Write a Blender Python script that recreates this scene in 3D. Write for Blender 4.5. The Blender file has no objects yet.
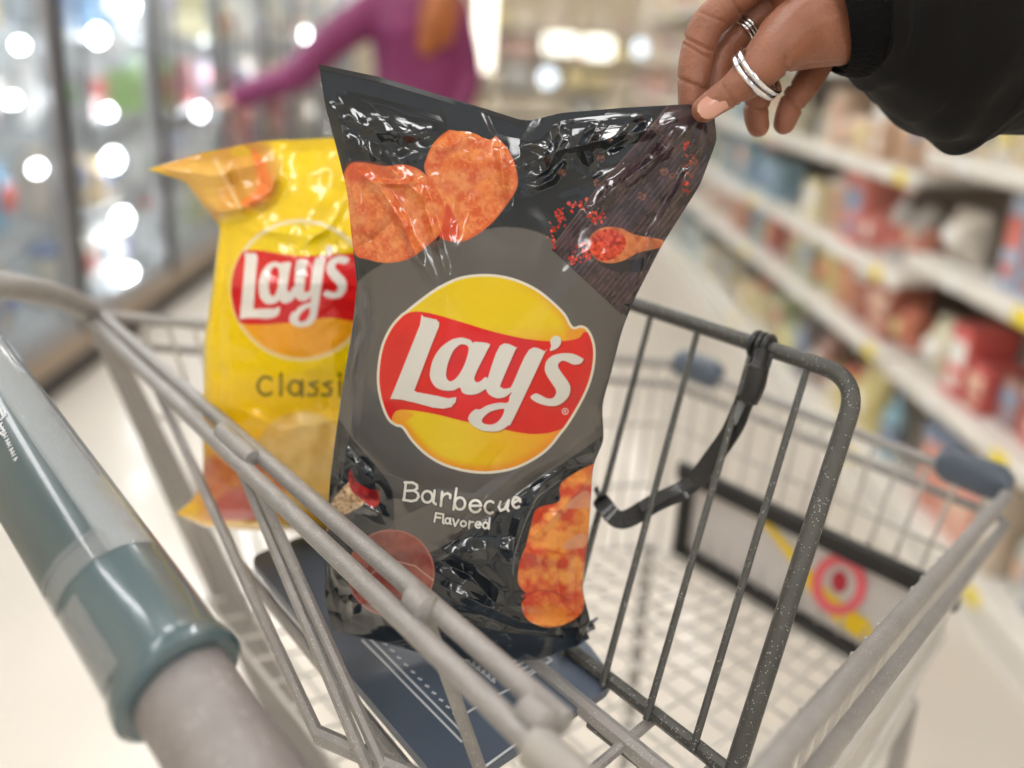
import bpy, math, random
import numpy as np
from mathutils import Vector, Matrix, Quaternion
random.seed(7)
C = bpy.context.scene.collection
sc = bpy.context.scene

# ------------------------------------------------------------------ camera
W, H, FPX = 1024, 768, 790.0
PX, PY = 512.0, 277.0                     # principal point (the photo is a crop, so the lens is shifted)
PITCH, ROLL = math.radians(15.76), math.radians(3.2)
CAMZ = 1.25
down = Vector((-math.sin(ROLL)*math.cos(PITCH), math.cos(ROLL)*math.cos(PITCH), math.sin(PITCH)))
ax = -12.0; ay = (-down.x*ax - down.z*FPX)/down.y
Yc = Vector((ax, ay, FPX)).normalized(); Zc = -down; Xc = Yc.cross(Zc)*1.0
# camera axes are x right, y down, z forward (right handed), so X = Y x Z holds there too
M3 = Matrix((Xc, Yc, Zc))                 # camera vector -> world vector
CAM = Vector((0, 0, CAMZ))
def ray(px, py): return M3 @ Vector(((px-PX)/FPX, (py-PY)/FPX, 1.0))
def at(px, py, depth): return CAM + ray(px, py)*depth
def dr(px, py, drop):
    r = ray(px, py); return CAM + r*(-drop/r.z)
def to_px(p):
    v = M3.transposed() @ (Vector(p)-CAM); return (PX+FPX*v.x/v.z, PY+FPX*v.y/v.z, v.z)
cam = bpy.data.cameras.new('camera'); co = bpy.data.objects.new('camera', cam); C.objects.link(co)
R = Matrix((M3 @ Vector((1,0,0)), M3 @ Vector((0,-1,0)), M3 @ Vector((0,0,-1)))).transposed()
co.matrix_world = Matrix.Translation(CAM) @ R.to_4x4()
cam.sensor_width = 36; cam.lens = FPX/W*36; cam.shift_y = -(H/2-PY)/W; cam.clip_start = .01
cam.dof.use_dof = True; cam.dof.focus_distance = .418; cam.dof.aperture_fstop = 2.3
sc.camera = co
UP = Vector((0,0,1))
FWD = M3 @ Vector((0,0,1)); FWH = Vector((FWD.x, FWD.y, 0)).normalized()

# ------------------------------------------------------------------ helpers
def lin(c):
    return tuple((v/255/12.92 if v/255 <= .04045 else ((v/255+.055)/1.055)**2.4) for v in c)
def mat(name, rgb, rough=.5, metal=0., var=.06, scale=30., bump=0., bscale=200., coat=0., spec=.5, emit=None, es=0., speck=None, trans=0., sss=0.):
    m = bpy.data.materials.new(name); m.use_nodes = True; nt = m.node_tree; b = nt.nodes['Principled BSDF']
    b.inputs['Roughness'].default_value = rough; b.inputs['Metallic'].default_value = metal
    b.inputs['Coat Weight'].default_value = coat; b.inputs['Coat Roughness'].default_value = .06
    b.inputs['Specular IOR Level'].default_value = spec
    c = lin(rgb)
    tc = nt.nodes.new('ShaderNodeTexCoord')
    n = nt.nodes.new('ShaderNodeTexNoise'); n.inputs['Scale'].default_value = scale; n.inputs['Detail'].default_value = 3
    nt.links.new(tc.outputs['Object'], n.inputs['Vector'])
    r = nt.nodes.new('ShaderNodeValToRGB')
    r.color_ramp.elements[0].position = .3; r.color_ramp.elements[1].position = .7
    r.color_ramp.elements[0].color = (*[v*(1-var) for v in c], 1); r.color_ramp.elements[1].color = (*[min(1, v*(1+var)) for v in c], 1)
    nt.links.new(n.outputs['Fac'], r.inputs['Fac']); out = r.outputs['Color']
    if speck:
        v = nt.nodes.new('ShaderNodeTexVoronoi'); v.inputs['Scale'].default_value = speck[1]; nt.links.new(tc.outputs['Object'], v.inputs['Vector'])
        k = nt.nodes.new('ShaderNodeMath'); k.operation = 'LESS_THAN'; k.inputs[1].default_value = speck[2]; nt.links.new(v.outputs['Distance'], k.inputs[0])
        n2 = nt.nodes.new('ShaderNodeTexNoise'); n2.inputs['Scale'].default_value = speck[1]*.35; nt.links.new(tc.outputs['Object'], n2.inputs['Vector'])
        k2 = nt.nodes.new('ShaderNodeMath'); k2.operation = 'GREATER_THAN'; k2.inputs[1].default_value = .53; nt.links.new(n2.outputs['Fac'], k2.inputs[0])
        k3 = nt.nodes.new('ShaderNodeMath'); k3.operation = 'MULTIPLY'; nt.links.new(k.outputs[0], k3.inputs[0]); nt.links.new(k2.outputs[0], k3.inputs[1])
        mx = nt.nodes.new('ShaderNodeMix'); mx.data_type = 'RGBA'; nt.links.new(k3.outputs[0], mx.inputs[0]); nt.links.new(out, mx.inputs[6]); mx.inputs[7].default_value = (*lin(speck[0]), 1); out = mx.outputs[2]
    nt.links.new(out, b.inputs['Base Color'])
    if bump:
        n3 = nt.nodes.new('ShaderNodeTexNoise'); n3.inputs['Scale'].default_value = bscale; n3.inputs['Detail'].default_value = 4; nt.links.new(tc.outputs['Object'], n3.inputs['Vector'])
        bp = nt.nodes.new('ShaderNodeBump'); bp.inputs['Strength'].default_value = bump; bp.inputs['Distance'].default_value = .002
        nt.links.new(n3.outputs['Fac'], bp.inputs['Height']); nt.links.new(bp.outputs[0], b.inputs['Normal'])
    if emit: b.inputs['Emission Color'].default_value = (*lin(emit), 1); b.inputs['Emission Strength'].default_value = es
    if trans: b.inputs['Transmission Weight'].default_value = trans
    if sss: b.inputs['Subsurface Weight'].default_value = sss; b.inputs['Subsurface Radius'].default_value = (.01, .004, .002); b.inputs['Subsurface Scale'].default_value = .3
    return m
def glass_mat(name):
    m = bpy.data.materials.new(name); m.use_nodes = True; nt = m.node_tree; nt.nodes.clear()
    o = nt.nodes.new('ShaderNodeOutputMaterial'); mx = nt.nodes.new('ShaderNodeMixShader'); t = nt.nodes.new('ShaderNodeBsdfTransparent'); g = nt.nodes.new('ShaderNodeBsdfGlossy')
    lw = nt.nodes.new('ShaderNodeLayerWeight'); pw = nt.nodes.new('ShaderNodeMath'); pw.operation = 'POWER'; pw.inputs[1].default_value = 5.; nt.links.new(lw.outputs['Facing'], pw.inputs[0]); f = nt.nodes.new('ShaderNodeMath'); f.operation = 'MULTIPLY_ADD'; f.inputs[1].default_value = .6; f.inputs[2].default_value = .03; nt.links.new(pw.outputs[0], f.inputs[0]); g.inputs['Roughness'].default_value = .03; t.inputs[0].default_value = (.93, .95, .95, 1)
    nt.links.new(f.outputs[0], mx.inputs[0]); nt.links.new(t.outputs[0], mx.inputs[1]); nt.links.new(g.outputs[0], mx.inputs[2]); nt.links.new(mx.outputs[0], o.inputs[0])
    return m
class MB:
    def __init__(s): s.v = []; s.f = []
    def add(s, vs, fs):
        o = len(s.v); s.v += [Vector(v) for v in vs]; s.f += [tuple(i+o for i in f) for f in fs]; return s
    def box(s, c, size, X=Vector((1,0,0)), Y=Vector((0,1,0)), Z=UP, bev=0.):
        c = Vector(c); a, b, d = [k/2 for k in size]
        if bev <= 0:
            vs = [c+X*(x*a)+Y*(y*b)+Z*(z*d) for z in (-1,1) for y in (-1,1) for x in (-1,1)]
            return s.add(vs, [(0,2,3,1),(4,5,7,6),(0,1,5,4),(2,6,7,3),(0,4,6,2),(1,3,7,5)])
        poly = []
        for sx, sy, a0 in ((1,1,0),(-1,1,90),(-1,-1,180),(1,-1,270)):
            for k in range(3):
                an = math.radians(a0+45*k); poly.append((sx*(a-bev)+bev*math.cos(an), sy*(b-bev)+bev*math.sin(an)))
        n = len(poly); vs = []
        for z, ins in ((-d, bev*.7), (-d+bev, 0), (d-bev, 0), (d, bev*.7)):
            for (x, y) in poly: vs.append(c+X*(x-math.copysign(ins, x))+Y*(y-math.copysign(ins, y))+Z*z)
        fs = [tuple(range(n-1, -1, -1)), tuple(range(3*n, 4*n))]
        for L in range(3): fs += [(L*n+i, L*n+(i+1) % n, (L+1)*n+(i+1) % n, (L+1)*n+i) for i in range(n)]
        return s.add(vs, fs)
    def tube(s, pts, r, n=10, cap=True):
        pts = [Vector(p) for p in pts]; m = len(pts); rs = r if isinstance(r, (list, tuple)) else [r]*m
        vs = []; t0 = (pts[1]-pts[0]).normalized(); a = UP if abs(t0.z) < .9 else Vector((1,0,0)); nrm = t0.cross(a).normalized()
        for i, p in enumerate(pts):
            t = ((pts[min(i+1, m-1)]-pts[max(i-1, 0)])).normalized()
            nrm = (nrm - t*nrm.dot(t)).normalized(); b = t.cross(nrm)
            for k in range(n):
                an = 2*math.pi*k/n; vs.append(p+(nrm*math.cos(an)+b*math.sin(an))*rs[i])
        fs = [(i*n+k, i*n+(k+1) % n, (i+1)*n+(k+1) % n, (i+1)*n+k) for i in range(m-1) for k in range(n)]
        if cap:
            e = t0*0; vs += [pts[0]-t0*rs[0]*.35, pts[-1]+(pts[-1]-pts[-2]).normalized()*rs[-1]*.35]
            fs += [(k, m*n, (k+1) % n) for k in range(n)][::1]; fs += [((m-1)*n+k, (m-1)*n+(k+1) % n, m*n+1) for k in range(n)]
        return s.add(vs, fs)
    def ell(s, c, X, Y, Z, nu=20, nv=12):
        c = Vector(c); vs = [c-Z]
        for j in range(1, nv):
            t = -math.pi/2+math.pi*j/nv
            for i in range(nu):
                a = 2*math.pi*i/nu; vs.append(c+X*(math.cos(t)*math.cos(a))+Y*(math.cos(t)*math.sin(a))+Z*math.sin(t))
        vs.append(c+Z); L = len(vs)-1
        fs = [(0, 1+(i+1) % nu, 1+i) for i in range(nu)]
        fs += [(1+j*nu+i, 1+j*nu+(i+1) % nu, 1+(j+1)*nu+(i+1) % nu, 1+(j+1)*nu+i) for j in range(nv-2) for i in range(nu)]
        fs += [(1+(nv-2)*nu+i, 1+(nv-2)*nu+(i+1) % nu, L) for i in range(nu)]
        return s.add(vs, fs)
    def lathe(s, c, prof, n=20, A=UP, X=Vector((1,0,0))):
        c = Vector(c); Y = A.cross(X); vs = []; m = len(prof)
        for (r, z) in prof:
            for k in range(n):
                an = 2*math.pi*k/n; vs.append(c+A*z+(X*math.cos(an)+Y*math.sin(an))*r)
        fs = [(i*n+k, i*n+(k+1) % n, (i+1)*n+(k+1) % n, (i+1)*n+k) for i in range(m-1) for k in range(n)]
        fs += [tuple(range(n-1, -1, -1)), tuple(range((m-1)*n, m*n))]
        return s.add(vs, fs)
    def prism(s, poly, off):                       # poly = 3D loop, extruded by the vector off
        n = len(poly); poly = [Vector(p) for p in poly]; off = Vector(off)
        return s.add(poly+[p+off for p in poly], [tuple(range(n-1, -1, -1)), tuple(range(n, 2*n))]+[(i, (i+1) % n, n+(i+1) % n, n+i) for i in range(n)])
    def torus(s, c, nrm, R_, r, n=40, k=10):
        nrm = Vector(nrm).normalized(); a = nrm.orthogonal().normalized(); b = nrm.cross(a); c = Vector(c); vs = []
        for i in range(n):
            t = 2*math.pi*i/n; d = a*math.cos(t)+b*math.sin(t)
            for j in range(k):
                q = 2*math.pi*j/k; vs.append(c+d*(R_+r*math.cos(q))+nrm*(r*math.sin(q)))
        return s.add(vs, [(i*k+j, i*k+(j+1) % k, ((i+1) % n)*k+(j+1) % k, ((i+1) % n)*k+j) for i in range(n) for j in range(k)])
    def build(s, name, m, parent=None, smooth=True, origin=None):
        o = Vector(origin) if origin is not None else sum(s.v, Vector())/len(s.v)
        me = bpy.data.meshes.new(name); me.from_pydata([v-o for v in s.v], [], s.f); me.validate()
        if smooth:
            me.polygons.foreach_set('use_smooth', [True]*len(me.polygons))
        me.materials.append(m); ob = bpy.data.objects.new(name, me); C.objects.link(ob)
        if smooth:
            try:
                me.set_sharp_from_angle(angle=math.radians(38))
            except Exception: pass
        ob.location = o
        if parent is not None:
            ob.parent = parent; p = parent; base = Vector()
            while p is not None: base += p.location; p = p.parent
            ob.location = o-base
        return ob
def tag(o, label, cat=None, group=None, kind=None):
    if label: o['label'] = label
    if cat: o['category'] = cat
    if group: o['group'] = group
    if kind: o['kind'] = kind
    return o
def empty(name, loc):
    o = bpy.data.objects.new(name, None); C.objects.link(o); o.location = loc; o.empty_display_size = .05; return o
def structure(name, mb, m, smooth=False):
    o = mb.build(name, m, smooth=smooth); o['kind'] = 'structure'; return o
def smooth_path(pts, k=6):
    pts = [Vector(p) for p in pts]; out = []
    for i in range(len(pts)-1):
        p0 = pts[max(i-1, 0)]; p1 = pts[i]; p2 = pts[i+1]; p3 = pts[min(i+2, len(pts)-1)]
        for j in range(k):
            t = j/k; out.append(.5*((2*p1)+(p2-p0)*t+(2*p0-5*p1+4*p2-p3)*t*t+(3*p1-p0-3*p2+p3)*t**3))
    return out+[pts[-1]]
def round_corner(pts, rad, k=6):
    out = [Vector(pts[0])]
    for i in range(1, len(pts)-1):
        p = Vector(pts[i]); a = (Vector(pts[i-1])-p); b = (Vector(pts[i+1])-p); r = min(rad, a.length*.45, b.length*.45)
        A = p+a.normalized()*r; B = p+b.normalized()*r
        for j in range(k+1):
            t = j/k; out.append(A*(1-t)**2+p*(2*t*(1-t))+B*t*t)
    return out+[Vector(pts[-1])]
# ------------------------------------------------------------------ printed foil bags
def catmull(P, k=8):
    P = np.array(P, float); n = len(P); out = []
    for i in range(n):
        p0, p1, p2, p3 = P[i-1], P[i], P[(i+1) % n], P[(i+2) % n]
        for j in range(k):
            t = j/k; out.append(.5*((2*p1)+(p2-p0)*t+(2*p0-5*p1+4*p2-p3)*t*t+(3*p1-p0-3*p2+p3)*t**3))
    return np.array(out)
def sdf(P, X, Y):
    P = np.asarray(P, float); n = len(P); d2 = np.full(X.shape, 1e9); ins = np.zeros(X.shape, bool)
    for i in range(n):
        ax_, ay_ = P[i-1]; bx, by = P[i]; ex, ey = bx-ax_, by-ay_; L = ex*ex+ey*ey
        if L < 1e-9: continue
        t = np.clip(((X-ax_)*ex+(Y-ay_)*ey)/L, 0, 1); d2 = np.minimum(d2, (X-ax_-t*ex)**2+(Y-ay_-t*ey)**2)
        if (ay_ == by): continue
        c = ((ay_ > Y) != (by > Y)) & (X < (ax_-bx)*(Y-by)/(ay_-by)+bx); ins ^= c
    d = np.sqrt(d2); return np.where(ins, -d, d)
def sdseg(pl, X, Y):
    d2 = np.full(X.shape, 1e9)
    for (ax_, ay_), (bx, by) in zip(pl[:-1], pl[1:]):
        ex, ey = bx-ax_, by-ay_; L = ex*ex+ey*ey+1e-9
        t = np.clip(((X-ax_)*ex+(Y-ay_)*ey)/L, 0, 1); d2 = np.minimum(d2, (X-ax_-t*ex)**2+(Y-ay_-t*ey)**2)
    return np.sqrt(d2)
def vnoise(X, Y, s, seed):
    rs = np.random.RandomState(seed); T = rs.rand(64, 64); x = X/s; y = Y/s; xi = np.floor(x).astype(int); yi = np.floor(y).astype(int)
    fx = x-xi; fy = y-yi; fx = fx*fx*(3-2*fx); fy = fy*fy*(3-2*fy); g = lambda a, b: T[a % 64, b % 64]
    return (g(xi, yi)*(1-fx)+g(xi+1, yi)*fx)*(1-fy)+(g(xi, yi+1)*(1-fx)+g(xi+1, yi+1)*fx)*fy
def fbm(X, Y, s, seed, o=3): return sum(vnoise(X, Y, s/2**k, seed+k)/2**k for k in range(o))/sum(1/2**k for k in range(o))
class Paint:
    def __init__(s, X, Y, base): s.X, s.Y = X, Y; s.c = np.zeros(X.shape+(3,)); s.c[:] = lin(base)
    def blend(s, m, a, col):
        col = np.array(lin(col)) if isinstance(col, tuple) else col
        s.c[m] = s.c[m]*(1-a[:, None])+col*a[:, None]
    def box(s, P, pad): P = np.asarray(P); return (s.X > P[:, 0].min()-pad) & (s.X < P[:, 0].max()+pad) & (s.Y > P[:, 1].min()-pad) & (s.Y < P[:, 1].max()+pad)
    def poly(s, P, col, grow=0., soft=.5, a=1., noise=None, within=None, holes=()):
        m = s.box(P, grow+soft+1); X, Y = s.X[m], s.Y[m]; d = sdf(P, X, Y)-grow
        for h in holes: d = np.maximum(d, -sdf(h, X, Y))
        al = np.clip(.5-d/(2*soft), 0, 1)*a
        if within is not None: al = al*np.clip(.5-(sdf(within[0], X, Y)-within[1])/(2*soft), 0, 1)
        if noise:
            c1, c2, sc_, seed = noise; n = np.clip((fbm(X, Y, sc_, seed)-.5)*2.6+.5, 0, 1)[:, None]; col = np.array(lin(c1))*(1-n)+np.array(lin(c2))*n
        s.blend(m, al, col)
    def stroke(s, pl, w, col, soft=.45, a=1.):
        m = s.box(pl, w+soft+1); d = sdseg(pl, s.X[m], s.Y[m])-w; s.blend(m, np.clip(.5-d/(2*soft), 0, 1)*a, col)
def T(o, k): return lambda *p: [(o[0]+x/k, o[1]+y/k) for x, y in p]
cA = T((370, 300), 6.4); cB = T((480, 320), 6.4); cD = T((370, 270), 3.658); cE = T((395, 470), 7.314)
EMB = catmull(cD((130,150),(160,125),(220,80),(270,50),(330,25),(400,15),(470,18),(540,35),(610,68),(670,115),(715,160),(742,206),(770,202),(795,212),(815,245),(825,290),(822,350),(808,410),(785,465),(755,520),(722,572),(700,600),(660,650),(610,690),(540,725),(470,742),(400,745),(330,735),(260,712),(200,675),(150,625),(118,580),(95,572),(70,555),(50,520),(32,460),(25,400),(30,330),(45,265),(75,205),(110,165)), 4)
BAND = catmull(cD((40,300),(75,205),(110,170),(150,154),(190,153),(250,165),(350,195),(450,225),(560,250),(650,260),(720,258),(765,248),(788,226),(840,260),(860,400),(800,520),(735,565),(700,582),(650,597),(590,600),(530,592),(430,570),(350,555),(250,530),(180,517),(130,512),(100,515),(84,530),(70,560),(20,480)), 4)
GL = {
 'L': (cA((330,95),(345,108),(425,126),(443,145),(440,172),(400,270),(283,580),(300,590),(420,612),(500,630),(552,622),(548,652),(520,685),(470,695),(400,688),(300,660),(200,637),(130,632),(160,560),(240,360),(320,160)), []),
 'a': (cD((340,248),(365,255),(378,268),(384,263),(436,270),(428,295),(400,350),(384,385),(382,402),(390,410),(403,408),(425,392),(440,420),(415,440),(390,453),(360,456),(338,448),(328,430),(305,440),(270,440),(240,428),(222,400),(220,370),(232,325),(258,285),(295,257),(320,249)),
       [cA((585,283),(620,290),(632,320),(610,400),(575,470),(540,510),(510,520),(490,500),(487,465),(500,400),(530,330),(558,298))]),
 'y': (cB((128,165),(230,175),(222,200),(134,405),(135,430),(155,440),(185,435),(208,412),(315,190),(412,200),(405,228),(215,630),(180,675),(120,710),(50,712))+cD((405,585),(375,568),(360,548),(365,528),(385,510))+cB((0,572),(50,545),(120,530),(178,528),(190,490),(203,462),(160,492),(110,500),(60,478),(38,440),(42,400)),
       [cB((150,568),(155,580),(140,620),(110,655),(70,670),(30,665),(12,650),(20,625),(60,590),(110,573))]),
 "'": (cB((450,135),(465,110),(490,102),(515,115),(518,145),(500,175),(470,192),(448,195),(455,165)), []),
 's': (cB((450,238),(480,222),(540,212),(600,218),(655,245),(660,258),(640,280),(600,285),(560,268),(530,260),(505,275),(500,300),(520,335),(560,390),(578,430),(570,480),(540,520),(490,548),(430,548),(370,530),(325,500),(335,480),(360,470),(390,482),(430,502),(465,500),(485,475),(485,445),(460,405),(425,350),(415,310),(425,265)), [])}
def arc(cx, cy, rx, ry, a0, a1, n=16): return [(cx+rx*math.cos(math.radians(a0+(a1-a0)*i/n)), cy+ry*math.sin(math.radians(a0+(a1-a0)*i/n))) for i in range(n+1)]
TXT_BARB = [[(80,90),(65,218)],[(70,92),(130,92),(160,110),(162,135),(140,150),(80,152)],[(140,150),(168,172),(172,195),(155,220),(120,228),(60,218)],
 arc(236,196,38,42,0,360), [(290,150),(280,235),(298,250)], [(345,160),(335,262)],[(342,200),(360,178),(385,170),(405,182),(403,205)],
 [(450,135),(428,288)], arc(475,245,38,44,0,360), arc(588,265,42,44,-10,-330)+[], [(552,262),(628,262)], arc(695,272,38,44,-50,-300), [(772,232),(758,270),(772,297),(800,285),(832,222),(820,285),(830,298)], arc(888,238,29,38,-10,-310),[(862,242),(914,214)]]
TXT_FLAV = [[(300,315),(288,378)],[(300,315),(342,322)],[(296,345),(332,350)],[(354,322),(350,385),(358,392)],arc(385,372,17,20,0,360),[(406,352),(402,390),(410,396)],[(425,358),(438,410),(466,364)],arc(500,393,20,20,0,360),[(545,374),(540,425)],[(543,395),(555,380),(572,380)],arc(608,400,20,22,0,-310),[(590,400),(628,400)],arc(662,405,19,22,0,360),[(692,352),(686,430)]]

def paint_black(X, Y):
    p = Paint(X, Y, (24, 32, 39)); n = fbm(X, Y, 60, 3)
    G = catmull([(338,300),(352,287),(372,270),(410,250),(455,236),(505,227),(545,235),(580,260),(606,295),(632,325),(640,370),(620,420),(575,455),(530,485),(495,512),(440,548),(415,552),(396,535),(392,490),(372,462),(350,435),(330,400),(325,350)], 4)
    p.poly(G, (90, 87, 84), soft=1)
    # dark wooden board, its grain, peppercorns, spoon and chilli powder
    WD = [(551,249),(598,187),(640,140),(668,104),(735,90),(735,150),(695,215),(622,315)]
    p.poly(WD, (54, 40, 46), noise=((44,32,38),(70,52,58),9,5))
    dxn, dyn = (668-551)/187., (104-249)/187.
    for i in range(22):
        o = i*4.6+2; x0, y0 = 551+o*.74, 249+o*.70
        pl = [(x0+dxn*a, y0+dyn*a) for a in np.linspace(2, 175, 14)]
        m = p.box(pl, 3); d = sdseg(pl, p.X[m], p.Y[m])-.45; al = np.clip(.5-d/.9, 0, 1)*.5*(vnoise(p.X[m], p.Y[m], 6, 40+i) > .35)*(sdf(WD, p.X[m], p.Y[m]) < -1); p.blend(m, al, (118, 92, 92))
    p.stroke([(551,249),(598,187),(640,140),(668,106)], .7, (110, 90, 90), a=.7)
    rs = random.Random(4)
    def powder(cx, cy, rx, ry, k, big=1.5):
        for _ in range(k):
            x = rs.gauss(cx, rx); y = rs.gauss(cy, ry); r = rs.uniform(.5, big)
            p.stroke([(x, y), (x+rs.uniform(-1,1), y+rs.uniform(-1,1))], r, rs.choice([(205,50,30),(180,38,25),(225,80,50),(150,30,22)]))
    for a in [(574,204,6,3,18),(560,218,2.5,7,26),(553,238,2,6,14),(596,217,6,3,20),(584,252,6,5,40),(572,260,4,3,6),(686,144,2,3,8),(686,188,2,3,9),(690,165,4,7,12,.9)]: powder(*a)
    for cx, cy, r in [(601,158,4.2),(562,173,4),(642,196,4.6),(664,171,4.4),(597,183,4),(672,176,3),(610,140,2.6),(695,162,3.4),(640,120,2.4)]:
        p.poly(arc(cx, cy, r, r, 0, 345, 14), (92, 60, 52), soft=1, noise=((60,38,36),(130,85,70),2.5,int(cx)))
    p.poly(catmull([(600,262),(640,258),(655,246),(650,268),(620,272)]), (24,22,34), soft=2)
    p.poly(catmull([(588,243),(594,232),(606,227),(620,228),(636,235),(662,240),(662,247),(640,252),(622,261),(606,263),(594,257)]), (196, 104, 56), noise=((176,88,44),(214,126,74),7,9))
    p.poly(catmull([(590,244),(596,234),(608,229),(622,234),(626,244),(618,256),(604,261),(593,255)]), (200, 52, 30), noise=((165,32,22),(232,84,46),3.2,13))
    # potato chips
    c7 = T((330,120), 4.8)
    c2 = catmull(c7((455,240),(465,180),(500,110),(570,50),(650,25),(740,42),(820,100),(870,170),(900,270),(890,340),(830,430),(770,500),(690,560),(620,585),(560,575),(525,550),(540,450),(500,330)))
    c1 = catmull(c7((62,300),(92,216),(160,205),(260,222),(350,215),(430,240),(500,310),(545,400),(550,460),(530,540),(470,600),(380,665),(270,685),(180,668),(118,640),(92,500)))
    for q, sd in ((c2, 21), (c1, 31)):
        p.poly(q, (226, 118, 62), noise=((214,96,46),(234,140,78),11,sd), soft=.6)
        m = p.box(q, 0); d = sdf(q, p.X[m], p.Y[m]); g = (fbm(p.X[m], p.Y[m], 3, sd+3, 2) > .6); p.blend(m, (d < -1)*g*.3, (246, 166, 105))
        g = (fbm(p.X[m], p.Y[m], 4, sd+7, 2) > .66); p.blend(m, (d < -1)*g*.3, (195, 72, 34)); p.blend(m, np.clip(1-np.abs(d+1.2)/1.6, 0, 1)*.45, (212, 70, 26))
    p.poly(catmull(c7((560,400),(600,470),(622,545),(600,582),(545,572),(528,545),(548,480))), (206, 62, 34), soft=1, a=.85)
    p.poly(catmull(c7((92,216),(160,207),(260,224),(300,250),(200,300),(120,300),(75,280))), (214, 74, 40), soft=3, a=.6)
    # emblem
    p.poly(EMB, (226, 218, 200)); IN = (EMB, -2.6)
    p.poly(EMB, (228, 196, 0), grow=-2.6); 
    m = p.box(EMB, 2); x, y = p.X[m], p.Y[m]; d = sdf(EMB, x, y); up = np.clip((345-y)/20, 0, 1); lo = 1-up
    gl = np.clip(1-(-d-2.6)/9, 0, 1)*(d < -2.6)
    p.blend(m, gl*np.clip((x-500)/70, 0, 1)*up*.8, (226, 150, 22))
    p.blend(m, (d < -2.6)*lo*np.clip((x-470)/110+.15, 0, 1)*.9, (232, 150, 28)); p.blend(m, gl*lo*.85, (228, 132, 26))
    for q in (cD((735,215),(770,208),(792,222),(770,250),(735,258),(715,240)), cD((80,535),(95,518),(130,515),(160,530),(120,560),(95,562))): p.poly(catmull(q), (232, 150, 26), within=IN, soft=1.2, a=.8)
    p.poly(BAND, (214, 10, 8), within=IN, noise=((208,8,6),(222,14,10),40,2))
    for k, (q, hs) in GL.items():
        q = catmull(q, 4) if k != 'L' else np.array(q); hs = [catmull(h, 4) for h in hs]
        p.poly(q+np.array([1.0, 1.2]), (120, 12, 14), soft=.8, holes=[h+np.array([1., 1.2]) for h in hs], within=(EMB, -3), a=.6)
    for k, (q, hs) in GL.items():
        q = catmull(q, 4) if k != 'L' else np.array(q); hs = [catmull(h, 4) for h in hs]; p.poly(q, (216, 214, 206), holes=hs, soft=.45)
    cx, cy = cB((545, 585))[0]; p.stroke(arc(cx, cy, 3, 3, 0, 360), .35, (225,205,195)); p.stroke([(cx-1,cy+1.6),(cx-1,cy-1.6),(cx+.8,cy-1.2),(cx+.6,cy),(cx-.8,cy+.1),(cx+1.1,cy+1.6)], .28, (225,205,195))
    # lower decorations: brush with sauce, sauce bowl, chips
    c9 = T((300,400), 2.954); c8 = T((500,440), 3.49)
    p.poly(catmull(c9((60,380),(95,300),(130,255),(160,240),(190,300),(150,330),(110,350),(70,400))), (196, 160, 118), noise=((160,120,84),(222,192,150),3,50), soft=.8)
    p.poly(catmull(c9((150,205),(165,238),(200,262),(235,270),(236,300),(215,318),(190,300),(155,272),(143,232))), (150, 26, 30), soft=.8, noise=((118,18,22),(178,40,42),7,52))
    bc = arc(391, 573, 43, 43, 0, 350, 30); p.poly(bc, (150, 70, 60), noise=((126,52,46),(164,84,72),16,54), soft=1); p.stroke(bc+[bc[0]], .8, (176,110,98), a=.8)
    p.stroke([(375,548),(392,560),(415,566),(433,580)], .7, (216,160,146), a=.7); p.stroke([(362,582),(376,570),(392,580)], .7, (216,160,146), a=.6)
    ch = catmull(c8((208,170),(225,140),(300,95),(345,90),(345,200),(330,350),(300,500),(285,600),(220,645),(150,652),(95,625),(75,575),(92,540),(64,500),(68,430),(90,370),(108,300),(130,240),(205,215)))
    p.poly(ch, (14,16,20), grow=3, soft=2); p.poly(ch, (228, 98, 40), noise=((206,62,26),(240,156,70),12,61), soft=.8)
    for q in (c8((230,235),(290,180),(315,190),(310,235)), c8((215,375),(270,330),(300,335),(290,375))): p.poly(catmull(q), (222,160,126), a=.7, soft=1.2)
    p.stroke(c8((80,545),(130,525),(190,530),(240,560)), 1.2, (176,40,20), soft=1.2, a=.8); p.stroke(c8((215,250),(150,250),(112,300)), 1, (190,50,24), soft=1.2, a=.7); p.stroke(c8((90,400),(160,385),(230,400),(280,385)), 1.2, (196,60,28), soft=1.5, a=.6)
    p.poly(catmull(c8((100,590),(160,575),(230,580),(225,630),(160,640),(110,620))), (240,150,60), soft=3, a=.6)
    p.stroke(c8((45,470),(50,400),(90,280),(130,200),(210,140)), .7, (120,122,126), a=.6)
    for tx, w in ((TXT_BARB, 1.25), (TXT_FLAV, .9)):
        for s_ in tx: p.stroke([cE(q)[0] for q in s_], w+.9, (34,34,36), soft=.6, a=.85)
        for s_ in tx: p.stroke([cE(q)[0] for q in s_], w, (228,226,218))
    return p.c*.86
AFF = np.array([[.597,.165],[-.164,.730]])
def toY(q): q = np.asarray(q)-np.array([423,316]); return q@AFF.T+np.array([246,253])
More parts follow.
